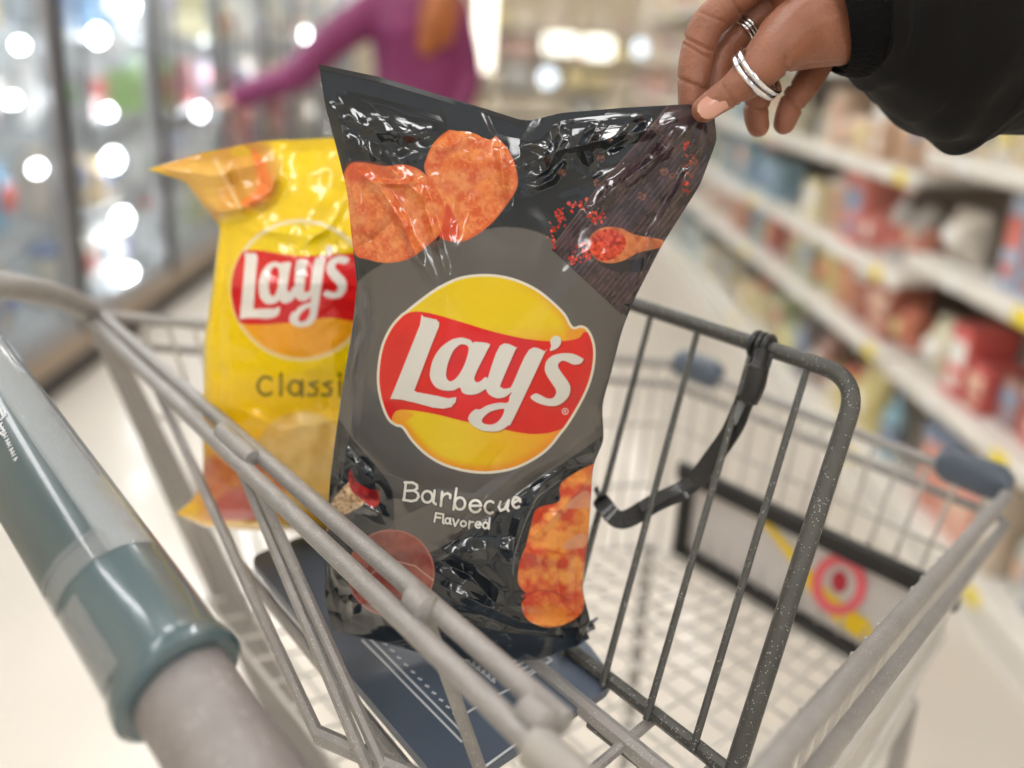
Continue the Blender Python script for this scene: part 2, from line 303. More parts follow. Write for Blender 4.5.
def paint_yellow(X, Y):
    p = Paint(X, Y, (246, 208, 0)); m = np.ones(X.shape, bool)
    p.blend(m, (np.clip((Y-360)/110, 0, 1)*.8)[m], (240, 168, 16))
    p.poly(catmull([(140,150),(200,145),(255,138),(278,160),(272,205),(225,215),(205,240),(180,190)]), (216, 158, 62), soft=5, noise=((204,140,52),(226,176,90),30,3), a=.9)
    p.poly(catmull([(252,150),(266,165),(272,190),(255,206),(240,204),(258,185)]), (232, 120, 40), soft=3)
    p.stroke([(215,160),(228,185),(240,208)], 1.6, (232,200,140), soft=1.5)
    E = np.array(arc(301, 290, 71, 71, 0, 354, 60))
    p.poly(E, (238, 218, 170)); p.poly(E, (236, 204, 0), grow=-4); p.poly(np.array([(225,318),(380,318),(380,370),(225,370)]), (240,162,20), within=(E, -3), soft=3)
    p.poly(catmull([(225,280),(236,256),(256,250),(300,256),(375,255),(385,290),(375,322),(330,318),(300,322),(245,324),(232,310)]), (214, 22, 24), within=(E, -1))
    for k, (q, hs) in GL.items():
        q = catmull(q, 4) if k != 'L' else np.array(q); p.poly(toY(q), (232, 226, 218), holes=[toY(catmull(h, 4)) for h in hs], grow=.4)
    for s_ in [arc(266,386,8,9,-50,-310), [(281,374),(281,395)], arc(295,388,6,7,0,360), [(302,381),(302,396)], [(317,382),(310,384),(317,389),(316,395),(308,395)], [(331,382),(324,384),(331,389),(330,395),(322,395)], [(340,382),(340,396)], [(340,374),(340,376)], arc(354,389,6,7,-50,-310)]: p.stroke(s_, 1.7, (128,106,20), soft=.8)
    p.poly(arc(303, 462, 50, 50, 0, 350, 30), (228, 186, 96), soft=3, noise=((222,176,84),(236,200,118),18,8))
    p.poly(catmull([(200,470),(230,440),(262,450),(285,490),(270,522),(210,525)]), (214, 128, 70), soft=6, noise=((206,110,62),(226,160,88),18,5))
    p.poly(catmull([(215,500),(240,488),(268,500),(262,520),(222,522)]), (196, 92, 84), soft=4)
    p.poly(np.array([(195,521),(420,521),(420,545),(170,545),(170,500),(200,505)]), (240, 190, 20), soft=2)
    return p.c
def bag_mat(name, rough=.16):
    m = bpy.data.materials.new(name); m.use_nodes = True; nt = m.node_tree; b = nt.nodes['Principled BSDF']
    a = nt.nodes.new('ShaderNodeAttribute'); a.attribute_name = 'print'; n = nt.nodes.new('ShaderNodeTexNoise'); n.inputs['Scale'].default_value = 90
    mr = nt.nodes.new('ShaderNodeMapRange'); mr.inputs[3].default_value = rough*.6; mr.inputs[4].default_value = rough*1.4
    nt.links.new(n.outputs['Fac'], mr.inputs[0]); nt.links.new(mr.outputs[0], b.inputs['Roughness']); nt.links.new(a.outputs['Color'], b.inputs['Base Color'])
    b.inputs['Coat Weight'].default_value = .85; b.inputs['Coat Roughness'].default_value = .03; b.inputs['Specular IOR Level'].default_value = .32
    return m
def resample(P, n):
    P = np.array(P, float); d = np.r_[0, np.cumsum(np.hypot(*np.diff(P, axis=0).T))]; t = np.linspace(0, d[-1], n)
    c = np.c_[np.interp(t, d, P[:, 0]), np.interp(t, d, P[:, 1])]
    k = max(3, n//24) | 1; ker = np.hanning(k+2)[1:-1]; ker /= ker.sum()
    pad = np.r_[2*c[0]-c[1:k//2+1][::-1], c, 2*c[-1]-c[-k//2:-1][::-1]] if k > 2 else c
    s = np.c_[np.convolve(pad[:, 0], ker, 'same'), np.convolve(pad[:, 1], ker, 'same')][k//2:k//2+n]; s[0] = c[0]; s[-1] = c[-1]; return s
def coons(Lc, Rc, Tc, Bc, nu, nv):
    L, R_, T_, B = resample(Lc, nv), resample(Rc, nv), resample(Tc, nu), resample(Bc, nu)
    s = np.linspace(0, 1, nu)[None, :, None]; t = np.linspace(0, 1, nv)[:, None, None]
    G = (1-s)*L[:, None]+s*R_[:, None]+(1-t)*T_[None]+t*B[None]-((1-s)*(1-t)*L[0]+s*(1-t)*R_[0]+(1-s)*t*L[-1]+s*t*R_[-1])
    return G, s[..., 0]+0*t[..., 0], t[..., 0]+0*s[..., 0]
def crease(X, Y, pl, w, amp):
    d = sdseg(pl, X, Y); P = np.array(pl); v = P[-1]-P[0]; L = np.hypot(*v); u = np.clip(((X-P[0, 0])*v[0]+(Y-P[0, 1])*v[1])/L/L, 0, 1)
    return amp*(.45+1.1*vnoise(X, Y, 15, 91))*np.maximum(0, 1-d/w)**1.3*np.sin(np.pi*np.clip(u, .02, .98))**.5
def worley(X, Y, n, seed, stretch=(1, 1), ang=0.):
    rs = np.random.RandomState(seed); x0, x1, y0, y1 = X.min(), X.max(), Y.min(), Y.max(); px = rs.uniform(x0, x1, n); py = rs.uniform(y0, y1, n)
    slope = rs.normal(0, 1, (n, 2)); f1 = np.full(X.shape, 1e9); val = np.zeros(X.shape); ca, sa = math.cos(ang), math.sin(ang); f2 = f1.copy()
    for i in range(n):
        dx, dy = X-px[i], Y-py[i]; a = (dx*ca+dy*sa)/stretch[0]; b = (-dx*sa+dy*ca)/stretch[1]; d = np.sqrt(a*a+b*b)
        m = d < f1; f2 = np.where(m, f1, np.minimum(f2, d)); f1 = np.where(m, d, f1)
    return f1, f2
def grid_mesh(name, P, mt, colors=None, parent=None, origin=None):
    nv, nu = P.shape[:2]; o = Vector(origin); V = (P-np.array(o)).reshape(-1, 3)
    I = np.arange(nu*nv).reshape(nv, nu); F = np.stack([I[:-1, :-1], I[1:, :-1], I[1:, 1:], I[:-1, 1:]], -1).reshape(-1, 4)
    me = bpy.data.meshes.new(name); me.vertices.add(len(V)); me.vertices.foreach_set('co', V.astype(np.float32).ravel())
    me.loops.add(F.size); me.loops.foreach_set('vertex_index', F.astype(np.int32).ravel()); me.polygons.add(len(F)); me.polygons.foreach_set('loop_start', np.arange(0, F.size, 4, dtype=np.int32))
    me.update(calc_edges=True); me.polygons.foreach_set('use_smooth', np.ones(len(F), bool))
    if colors is not None:
        a = me.color_attributes.new('print', 'FLOAT_COLOR', 'POINT'); a.data.foreach_set('color', np.c_[colors.reshape(-1, 3), np.ones(nu*nv)].astype(np.float32).ravel())
    me.materials.append(mt); ob = bpy.data.objects.new(name, me); C.objects.link(ob); ob.location = o
    if parent is not None: ob.parent = parent; ob.location = o-parent.location
    return ob
def lift(G, h, P0, n):
    """points of the bag: the base plane through P0 with normal n, raised by the height h"""
    Mn = np.array(M3); rc = np.stack([(G[..., 0]-PX)/FPX, (G[..., 1]-PY)/FPX, np.ones(G.shape[:2])], -1)@Mn.T
    n_ = np.array(n); k = (np.dot(np.array(P0-CAM), n_)+h)/(rc@n_); return np.array(CAM)+rc*k[..., None]
def make_bag(name, label, Lc, Rc, Tc, Bc, P0, n, nu, nv, hfun, paint, mt, backcol, thick):
    root = empty(name, Vector(P0)); tag(root, label, 'chip bag')
    G, s, t = coons(Lc, Rc, Tc, Bc, nu, nv); X, Y = G[..., 0], G[..., 1]
    col = paint(X, Y)
    grid_mesh('front_panel', lift(G, hfun(X, Y, s, t), P0, n), mt, col, root, P0)
    G2, s2, t2 = coons(Lc, Rc, Tc, Bc, 80, 110); h2 = -thick*np.clip(np.sin(np.pi*s2), 0, 1)**.7*np.clip((t2-.05)/.5, 0, 1)*np.clip((1-t2)/.08, 0, 1)**.6-.0006*(np.sin(np.pi*s2) > .001)
    f1, f2 = worley(G2[..., 0], G2[..., 1], 60, 5); h2 += .002*np.clip((f2-f1)/20, 0, 1)*np.sin(np.pi*s2)
    b = grid_mesh('back_panel', lift(G2, h2, P0, n), mt, np.broadcast_to(np.array(lin(backcol)), G2.shape[:2]+(3,)), root, P0)
    return root
# ------------------------------------------------------------------ the two bags
DS = .35                                        # the child-seat flap lies this far below the camera
foil = bag_mat('printed_foil', .15)
P0 = dr(462, 662, DS); LEAN = math.radians(7)
nb = (-FWH*math.cos(LEAN)+UP*math.sin(LEAN)).normalized()
def h_black(X, Y, s, t):
    ts = .045-.038*np.clip((X-520)/40, 0, 1); f = np.clip(np.sin(np.pi*s), 0, 1)**(.75+1.1*np.clip((t-.7)/.15, 0, 1)*(s < .5)); top = np.clip((t-.045)/.5, 0, 1); top = top*top*(3-2*top)
    h = .030*f*(.12+.88*top)*np.clip((t-ts+.01)/.05, 0, 1)*np.clip((1.0-t)/.10, 0, 1)**.55
    body = np.clip((t-ts)/.035, 0, 1)*np.clip((1-t)/.03, 0, 1)*np.clip(s/.03, 0, 1)*np.clip((1-s)/.03, 0, 1)
    logo = np.clip((np.hypot((X-487)/112, (Y-373)/104)-.95)/.35, 0, 1)
    w = np.zeros(X.shape)
    L = [([(322,112),(372,128),(432,140)], 14, 2.4), ([(326,122),(380,160),(432,205)], 12, 2.2), ([(330,130),(352,190),(362,230)], 9, 2.0), ([(340,75),(420,118),(520,122)], 13, -2.2),
      ([(500,112),(470,135),(440,150)], 10, 2.6), ([(505,114),(500,150),(506,205)], 8, 3.0), ([(512,116),(524,140),(548,150)], 8, 3.2), ([(520,118),(470,120),(395,150)], 10, -2.),
      ([(700,112),(640,132),(560,150),(520,168)], 11, 3.8), ([(704,114),(660,155),(612,190),(590,215)], 12, 4.4), ([(700,110),(620,118),(540,126)], 6, 2.4), ([(706,120),(690,170),(650,240),(625,300)], 8, 2.2),
      ([(556,118),(562,140),(548,168),(528,182)], 9, 3.6), ([(600,122),(584,150),(590,168)], 9, 3.6), ([(645,118),(622,140),(606,150)], 8, -3.), ([(528,190),(552,180),(566,160)], 7, 3.2),
      ([(352,166),(380,188),(402,222),(420,262),(446,300)], 9, 3.2), ([(418,182),(432,228),(444,268),(448,300)], 8, 3.0), ([(372,182),(396,184),(418,182)], 5, 2.2), ([(398,216),(372,240),(352,250)], 9, -2.2),
      ([(462,190),(458,225),(456,250)], 9, -1.), ([(350,250),(362,330),(352,420),(338,500)], 9, 2.6), ([(366,272),(372,330),(356,400)], 7, -2.),
      ([(330,470),(352,500),(392,520)], 11, 3.), ([(344,440),(372,470),(380,505)], 9, -2.6), ([(352,450),(360,478),(354,520)], 8, 2.6), ([(620,330),(606,380),(590,430),(560,460)], 9, 2.6), ([(604,420),(575,450),(520,470),(450,528)], 12, 3.2),
      ([(600,440),(560,462),(510,498),(440,552)], 9, -2.6), ([(598,436),(592,452),(560,462)], 10, 3.2), ([(430,556),(500,548),(560,560)], 14, 3.6), ([(420,552),(470,575),(500,610)], 12, -3.4), ([(470,560),(500,590),(490,620)], 10, 3.),
      ([(340,600),(420,612),(500,632),(575,640)], 12, 3.8), ([(440,585),(520,622),(578,628)], 9, 3.2), ([(330,560),(352,590),(352,625)], 10, 2.8), ([(510,560),(520,520),(545,480),(570,462)], 9, 3.),
      ([(560,500),(576,540),(574,600)], 9, -2.), ([(595,470),(560,510),(530,540)], 8, 2.), ([(394,520),(440,500),(500,510),(560,470)], 12, 1.6), ([(400,590),(380,612),(390,640)], 9, 2.)]
    for pl, ww, a in L: w += crease(X, Y, pl, ww, a*.001*(1.45 if pl[0][1] < 230 else 1.1))
    rs = random.Random(11)
    for i in range(38):                           # small wrinkles that radiate from the pinched corner and run down the sides
        if i < 18: a = rs.uniform(math.radians(95), math.radians(185)); r0 = rs.uniform(10, 120); r1 = r0+rs.uniform(30, 90); cx, cy = 712, 100
        elif i < 32: a = rs.uniform(math.radians(5), math.radians(85)); r0 = rs.uniform(5, 90); r1 = r0+rs.uniform(25, 80); cx, cy = 318, 64
        else: a = rs.uniform(math.radians(-160), math.radians(-20)); r0 = rs.uniform(5, 60); r1 = r0+rs.uniform(20, 60); cx, cy = rs.choice([(345,640),(575,650),(455,665)])
        pl = [(cx+r*math.cos(a+.1*(r-r0)/80), cy+r*math.sin(a+.1*(r-r0)/80)) for r in (r0, (r0+r1)/2, r1)]
        w += crease(X, Y, pl, rs.uniform(4, 8), rs.choice([-1, 1])*rs.uniform(.0003, .0009))
    f1, f2 = worley(X, Y, 60, 8, (1.6, 1), math.radians(35)); w += .0011*np.clip((f2-f1)/22, 0, 1)*np.clip((Y-530)/60, 0, 1)
    f1, f2 = worley(X, Y, 50, 9, (1.8, 1), math.radians(-25)); w += .0010*np.clip((f2-f1)/26, 0, 1)*np.clip((215-Y)/60, 0, 1)
    w += (fbm(X, Y, 55, 77)-.5)*.0022+(fbm(X, Y, 18, 79, 2)-.5)*.0003
    seal = 0
    f1, f2 = worley(X, Y, 420, 12, (1.3, 1), 1.1); w += .0022*np.clip((f2-f1)/12, 0, 1)*np.clip((368-X)/20, 0, 1)*np.clip((Y-440)/40, 0, 1)
    return h+w*body*(.15+.85*logo)*(1-.75*np.clip((Y-212)/15, 0, 1)*np.clip((300-Y)/30, 0, 1)*np.clip((X-452)/12, 0, 1)*np.clip((575-X)/30, 0, 1))+seal
nvB = 800
black_bag = make_bag('chip_bag', 'glossy black barbecue chip bag whose right corner is pinched by the hand',
    [(319,65),(325,105),(337,150),(347,190),(352,240),(357,285),(352,330),(342,390),(335,440),(330,480),(326,540),(325,600),(332,630)],
    [(714,112),(717,140),(700,185),(662,245),(634,300),(622,330),(612,370),(602,405),(604,440),(593,465),(589,530),(582,590),(591,622),(578,645)],
    [(319,65),(380,79),(430,94),(480,109),(505,117),(530,121),(560,113),(620,108),(690,104),(714,112)],
    [(332,630),(380,642),(430,655),(480,661),(540,660),(578,645)],
    P0, nb, 620, nvB, h_black, paint_black, foil, (26, 32, 38), .022)
# crimped seal strip along the bag's top edge and the little folded foil corner at its foot
def strip_bag(root, pts, wdir, width, name, m, amp, n):
    P = np.array(resample(pts, 160)); G = np.stack([P+np.array(wdir)*k*width for k in np.linspace(0, 1, 24)])
    h = .0010+amp*np.sin(np.linspace(0, 1, 24)*math.pi*9)[:, None]+0*P[None, :, 0]
    o = grid_mesh(name, lift(G, h, P0, n), m, None, root, P0); return o
sealm = mat('dark_seal_foil', (15, 16, 19), .3, coat=.5)
strip_bag(black_bag, [(318,64),(380,77),(430,92),(480,107),(505,115),(524,121)], (.25, 1), 5.5, 'top_seal', sealm, .00012, nb)
mb = MB()
for k in range(5):
    a = at(580+k*3, 642-k*5, .478); mb.ell(a, M3@Vector((.0042, .003*(k%2)-.0015, .001)), M3@Vector((-.001, .0034, .002)), M3@Vector((0.001, 0, .0016)), 6, 4)
mb.build('foil_corner', foil if 0 else mat('crumpled_foil', (58,63,70), .25, metal=.4, coat=.5), black_bag)
PY0 = dr(268, 532, DS); ny = (-FWH*math.cos(.1)+UP*math.sin(.1)+M3@Vector((.12, 0, 0))).normalized()
def h_yellow(X, Y, s, t):
    f = np.clip(np.sin(np.pi*s), 0, 1)**.5; h = .036*f*np.clip((t-.04)/.35, 0, 1)*np.clip((1-t)/.06, 0, 1)**.5
    w = np.zeros(X.shape)
    for pl, ww, a in [([(205,215),(240,208),(272,190),(280,150)], 16, 9.), ([(150,168),(215,175),(270,160)], 14, 4.), ([(225,165),(240,200),(262,212)], 9, -4.), ([(295,250),(330,225),(345,200)], 8, 2.4), ([(230,230),(218,330),(222,420)], 12, -3.),
        ([(222,225),(300,235),(352,232)], 10, 2.), ([(225,400),(280,430),(345,420)], 14, 2.), ([(210,480),(280,500),(345,490)], 12, 3.), ([(330,340),(345,420),(330,500)], 12, 2.)]: w += crease(X, Y, pl, ww, a*.001)
    w += (fbm(X, Y, 40, 5)-.5)*.005
    return h+w*np.clip(s/.05, 0, 1)*np.clip((1-s)/.05, 0, 1)*np.clip(t/.04, 0, 1)*np.clip((1-t)/.05, 0, 1)
yellow_bag = make_bag('chip_bag', 'yellow classic chip bag with a folded corner, standing behind the black bag',
    [(148,169),(186,182),(208,212),(220,226),(212,290),(204,340),(203,400),(203,480),(192,500),(176,514)],
    [(402,140),(398,200),(404,300),(410,400),(408,480),(402,530)],
    [(148,169),(200,153),(262,141),(330,138),(402,140)],
    [(176,514),(205,527),(260,531),(330,530),(402,530)],
    PY0, ny, 260, 380, h_yellow, paint_yellow, bag_mat('yellow_printed_foil', .3), (225, 180, 20), .028)

# ------------------------------------------------------------------ shopping cart
HF = (ray(-256, 11)); HF.z = 0; HF.normalize()          # along the handle, away from the camera
VF = Vector((-HF.y, HF.x, 0)); VF = -VF if VF.dot(FWH) < 0 else VF   # forward
metal_m = mat('grey_powder_coated_wire', (152, 149, 146), .42, metal=.25, var=.07, scale=60, speck=((205,205,205), 900, .22), bump=.25, bscale=900)
dark_m = mat('dark_grey_speckled_coat', (78, 78, 75), .42, metal=.2, var=.08, scale=60, speck=((190,190,190), 800, .22), bump=.3, bscale=900)
slate = mat('slate_blue_plastic', (84, 95, 110), .32, var=.04, bump=.05, bscale=600)
black_pl = mat('black_plastic', (22, 22, 23), .4)
rubber = mat('grey_rubber', (70, 70, 70), .7)
RD = .25
T_RL, T_RR = dr(95, 315, RD), dr(707, 838, RD)
T_FR, T_FL = dr(1010, 492, .34), dr(676, 364, .34)
cen = (T_RL+T_RR+T_FR+T_FL)/4
def inset(p, dz, k): q = p+(Vector((cen.x, cen.y, p.z))-p)*k; q.z = CAMZ-dz; return q
DB = .56
B_RL, B_RR, B_FR, B_FL = [inset(p, DB, .13) for p in (T_RL, T_RR, T_FR, T_FL)]
B_RL += VF*.03; B_RR += VF*.03
cart = empty('shopping_cart', Vector((cen.x, cen.y, 0)))
tag(cart, 'grey wire shopping cart with slate handle sleeve, child seat and advert panel', 'shopping cart')
# --- rear gate: two top rods, clip knuckles, fanned wires
A0, A1 = dr(96, 311, RD), dr(566, 723, RD); Bq0, Bq1 = dr(90, 320, RD+.003), dr(541, 752, RD+.003)
g = MB(); g.tube([A0, A1], .0051, 14); gate = g.build('rear_gate', metal_m, cart)
MB().tube([Bq0, Bq1], .0051, 14).build('lower_rod', metal_m, gate)
m_ = MB(); e0 = Bq1+(Bq1-Bq0).normalized()*-.004; m_.tube([e0, dr(640, 838, RD+.003)], .0086, 14); m_.build('hinge_sleeve', mat('light_grey_hinge_sleeve', (160,156,150), .45, metal=.2), gate)
def knuckle(px, py, ln, r=.0062):
    a = dr(px, py, RD-.002); d = (A1-A0).normalized(); m = MB(); m.tube([a-d*ln, a-d*ln*.8, a+d*ln*.8, a+d*ln], [r*.8, r, r, r*.8], 12); m.build('knuckle', metal_m, gate)
knuckle(236, 444, .024); knuckle(420, 603, .007, .007); knuckle(537, 716, .007, .0074)
def wire(p, q, r, nm, m, par): return MB().tube([p, q], r, 8).build(nm, m, par)
GB = .51
for (a, b) in (((229, 440), (368, 770)), ((243, 452), (384, 768)), ((424, 610), (482, 775)), ((548, 724), (585, 850)), ((140, 352), (318, 735))):
    p = dr(*a, RD+.004); q = dr(*b, .345); q2 = p+(q-p)*1.0; wire(p, q2, .0034, 'gate_wire', metal_m, gate)
b0, b1 = dr(250, 720, GB), dr(620, 850, GB); wire(dr(318, 735, .345), dr(585, 850, .345), .0045, 'bottom_rod', metal_m, gate)
# --- basket rims and walls
bk = MB(); bk.tube(round_corner([A1+(T_RR-A1)*.8, T_RR, T_FR, T_FL, T_RL, A0], .02), .0051, 12)
basket = bk.build('basket_rim', metal_m, cart)
pale_wire = mat('pale_galvanised_wire', (196, 193, 187), .45, metal=.2)
lowoff = Vector((0, 0, -.028))
def off(p, k=.02): return p+(p-Vector((cen.x, cen.y, p.z))).normalized()*k*.25+lowoff
MB().tube(round_corner([off(T_RR), off(T_FR), off(T_FL), off(T_RL)], .02), .0042, 12).build('lower_rim', metal_m, basket)
def wall(t0, t1, b0_, b1_, n, rows, name, r=.0018):
    m = MB(); inn = ((b0_+b1_)/2-(t0+t1)/2); inn.z = 0; inn = inn.normalized()*.0072
    for i in range(n+1):
        k = (i+.5)/(n+1); p = t0.lerp(t1, k); q = b0_.lerp(b1_, k); m.tube([p+inn+Vector((0,0,-.0045)), q], r, 6)
    for k in rows: m.tube([t0.lerp(b0_, k)-inn*.4, t1.lerp(b1_, k)-inn*.4], r*1.25, 6)
    return m.build(name, pale_wire, basket)
wall(T_RR, T_FR, B_RR, B_FR, 24, (.33, .66, 1), 'right_wall_mesh'); wall(T_FR, T_FL, B_FR, B_FL, 13, (.33, .66, 1), 'front_wall_mesh')
wall(T_RL, T_FL, B_RL, B_FL, 26, (.33, .66, 1), 'left_wall_mesh')
m = MB()
for i in range(17): k = i/16; m.tube([B_RL.lerp(B_RR, k), B_FL.lerp(B_FR, k)], .0019, 6)
for i in range(17): k = i/16; m.tube([B_RL.lerp(B_FL, k), B_RR.lerp(B_FR, k)], .0022, 6)
m.build('basket_floor_mesh', pale_wire, basket)
for p, q, nm in ((T_FR, (T_FL-T_FR).normalized(), 1), (T_FL, (T_FR-T_FL).normalized(), 0)):
    m = MB(); e = (p-cen); e.z = 0; e.normalize(); m.box(p+q*.03+Vector((0,0,.004)), (.062, .026, .03), X=q, Y=q.cross(UP), bev=.008); m.build('corner_bumper', slate, basket)
# --- backrest of the child seat
P1 = dr(735, 770, DS)
BT = .165
for _ in range(1): BT = .1655
R0 = dr(860, 379, BT); Rb = dr(733, 775, DS); L0 = R0+HF*.40; Lb = Rb+HF*.37
frame = MB().tube(round_corner([Lb, L0, R0, Rb], .022, 8), .0052, 14).build('backrest', dark_m, cart)
for k, (a, b) in enumerate((((809,362),(692,752)), ((754,344),(646,720)), ((699,326),(602,686)), ((652,311),(561,655)))):
    p = dr(*a, BT); q = dr(*b, DS); wire(p, q, .0021, 'backrest_wire', dark_m, frame)
for k in (.235, .29, .345): wire(R0+HF*k, Rb+HF*k*.93, .0021, 'backrest_wire', dark_m, frame)
wire(Rb-HF*.01, Lb, .0042, 'backrest_bottom_rod', dark_m, frame)
o2 = -VF*.022+Vector((0,0,-.006)); wire(Rb-HF*.02+o2, Lb+o2, .0055, 'hinge_rod', metal_m, frame)
for k in range(2):
    p = Rb+HF*(.012+.04*k)+o2; wire(p+VF*.024, p-VF*.07-HF*.0, .003, 'seat_link_wire', metal_m, frame)
wire(dr(590, 722, DS+.01), dr(690, 800, DS+.01), .0035, 'hinge_rod', dark_m, frame)
# --- seat flap with its printed warning
F1 = dr(248, 557, DS+.004); F2 = dr(449, 792, DS+.004); F3 = dr(617, 682, DS+.004); F4 = dr(586, 640, DS+.004)
F5 = F4+HF*.235; F6 = F1+VF*.06
loop = round_corner([F1+(F2-F1)*.5, F2, F3, F4, F5, F6, F1, F1+(F2-F1)*.5], .012, 5)
flap = MB().prism(loop[:-1], (0, 0, -.006)).build('seat_flap', slate, cart, smooth=False)
wm = mat('white_print', (206, 210, 214), .5); pr = MB()
def dash(a, b, w=.0006):
    a = dr(*a, DS+.0036); b = dr(*b, DS+.0036); d = (b-a).normalized(); s_ = d.cross(UP); pr.box((a+b)/2, ((b-a).length, w*2, .0004), X=d, Y=s_)
for a, b in (((365,634),(466,736)), ((362,640),(462,742)), ((498,695),(515,686)), ((463,715),(478,706)), ((527,677),(552,660)), ((552,660),(534,648)), ((534,648),(520,656)), ((483,768),(560,712))): dash(a, b)
for k in range(12):
    x, y = 376+k*7, 636+k*7; dash((x, y), (x+4, y+2), .0006)
for k in range(6):
    x, y = 466+k*5, 661+k*4; dash((x, y), (x+4, y-3), .0008); dash((x+3, y+2), (x+4, y-4), .0006)
for k in range(7):
    x, y = 500+k*4, 650+k*4.2; dash((x, y), (x+10, y-6), .0004)
pr.build('printed_warning', wm, flap, smooth=False)
for a, b in ((Vector(F5)-VF*.01, F5+Vector((0,0,-.03))),): pass
# rods that carry the flap
for k, (a, b) in enumerate((((236,560),(432,800)),)):
    wire(dr(*a, DS+.02), dr(*b, DS+.02), .004, 'flap_rod', metal_m, flap)
# --- belt
strap_m = mat('black_woven_belt', (15, 14, 16), .42, bump=.5, bscale=700, coat=.3)
def ribbon(pts, width, m, name, par, nrm):
    P = smooth_path(pts, 6); mb = MB(); nrm = Vector(nrm)
    vs = []
    for i, p in enumerate(P):
        t = (P[min(i+1, len(P)-1)]-P[max(i-1, 0)]).normalized(); w = (nrm-t*nrm.dot(t)).normalized()*width/2; th = t.cross(w).normalized()*.0009
        vs += [p+w+th, p-w+th, p-w-th, p+w-th]
    n = len(P); fs = [(i*4+k, i*4+(k+1) % 4, (i+1)*4+(k+1) % 4, (i+1)*4+k) for i in range(n-1) for k in range(4)]+[(3,2,1,0), (4*n-4, 4*n-3, 4*n-2, 4*n-1)]
    return mb.add(vs, fs).build(name, m, par)
bt0 = dr(764, 347, BT); belt = MB()
d = HF
for k in range(3): belt.torus(bt0+HF*(k*.0042-.003), HF, .0072, .0022, 20, 8)
belt = belt.build('safety_belt', strap_m, frame)
zz = to_px(bt0)[2]
ribbon([at(765,352,zz-.008), at(757,375,zz-.010), at(745,400,zz-.010), at(735,425,zz-.006), at(715,455,zz), at(690,485,zz+.004), at(655,503,zz+.006), at(622,520,zz+.006), at(604,505,zz+.008), at(596,488,zz+.012)], .011, strap_m, 'belt_ribbon', belt, M3@Vector((.35, .9, -.3)))
ribbon([at(760,352,zz-.006), at(750,372,zz-.004), at(742,395,zz-.002), at(722,440,zz), at(700,475,zz+.004), at(668,494,zz+.002), at(640,508,zz)], .006, strap_m, 'belt_ribbon', belt, M3@Vector((.8, .4, -.3)))
mb = MB(); mb.tube(smooth_path([at(762,350,zz-.012), at(758,368,zz-.014), at(753,388,zz-.014), at(746,402,zz-.012)], 4), [.004]*4+[.0066]*4+[.0064]*4+[.003], 10); mb.build('belt_knot', strap_m, belt)
mb = MB(); q0, q1 = at(742,402,zz-.010), at(734,424,zz-.008); mb.tube([q0, q1], [.0028, .0016], 8); mb.build('belt_tail', mat('worn_grey_belt', (120,122,124), .35, coat=.5, bump=.6, bscale=500), belt)
# --- advert panel on the front wall
Pn = (T_FL-T_FR).normalized(); pz = Vector((0, 0, 1)); pnrm = Pn.cross(pz).normalized()
pnrm = -pnrm if pnrm.dot(CAM-T_FR) < 0 else pnrm
pp = T_FR*.5+T_FL*.5+pnrm*.03
def onp(px, py):
    r = ray(px, py); return CAM+r*((pp-CAM).dot(pnrm)/r.dot(pnrm))
c0, c1, c2, c3 = onp(686,461), onp(676,551), onp(902,680), onp(957,590)
w_ = MB().prism([c0, c1, onp(890,672), onp(950,600)], -pnrm*.004).build('advert_panel', mat('white_sign_card', (205, 200, 198), .5), basket, smooth=False)
fr_ = MB()
def bar(a, b, w):
    a, b = onp(*a), onp(*b); d = (b-a).normalized(); s_ = d.cross(pnrm); fr_.box((a+b)/2+pnrm*.003, ((b-a).length+w, w, .012), X=d, Y=s_, Z=pnrm, bev=.002)
bar((688,472), (948,594), .021); bar((682,548), (884,666), .015); bar((690,478), (682,545), .016); bar((948,596), (886,664), .014)
fr_.build('panel_frame', black_pl, w_)
def decal(poly, nm, col, dz, k=0):
    MB().prism([onp(*q)+pnrm*dz for q in poly], -pnrm*.0006).build(nm, mat(nm+'_paint', col, .5), w_, smooth=False)
decal([(741,497),(752,503),(775,528),(804,562),(830,592),(868,620),(880,645),(862,640),(836,622),(810,592),(792,562),(765,526)], 'yellow_band', (236, 200, 20), .0012)
def ringp(cx, cy, rx, ry): return [(cx+rx*math.cos(a*math.pi/16), cy+ry*math.sin(a*math.pi/16)) for a in range(32)]
mb = MB(); o_ = [onp(*q)+pnrm*.002 for q in ringp(840,584,28,31)]; i_ = [onp(*q)+pnrm*.002 for q in ringp(840,584,17,20)]
mb.add(o_+i_+[p-pnrm*.0006 for p in o_+i_], [(k, (k+1) % 32, 32+(k+1) % 32, 32+k) for k in range(32)]+[(64+k, (k+1) % 32+64, (k+1) % 32, k) for k in range(32)]); mb.build('red_ring', mat('red_ring_paint', (228, 104, 114), .5), w_, smooth=False)
decal(ringp(840,581,8,11), 'red_centre', (178, 34, 54), .002)
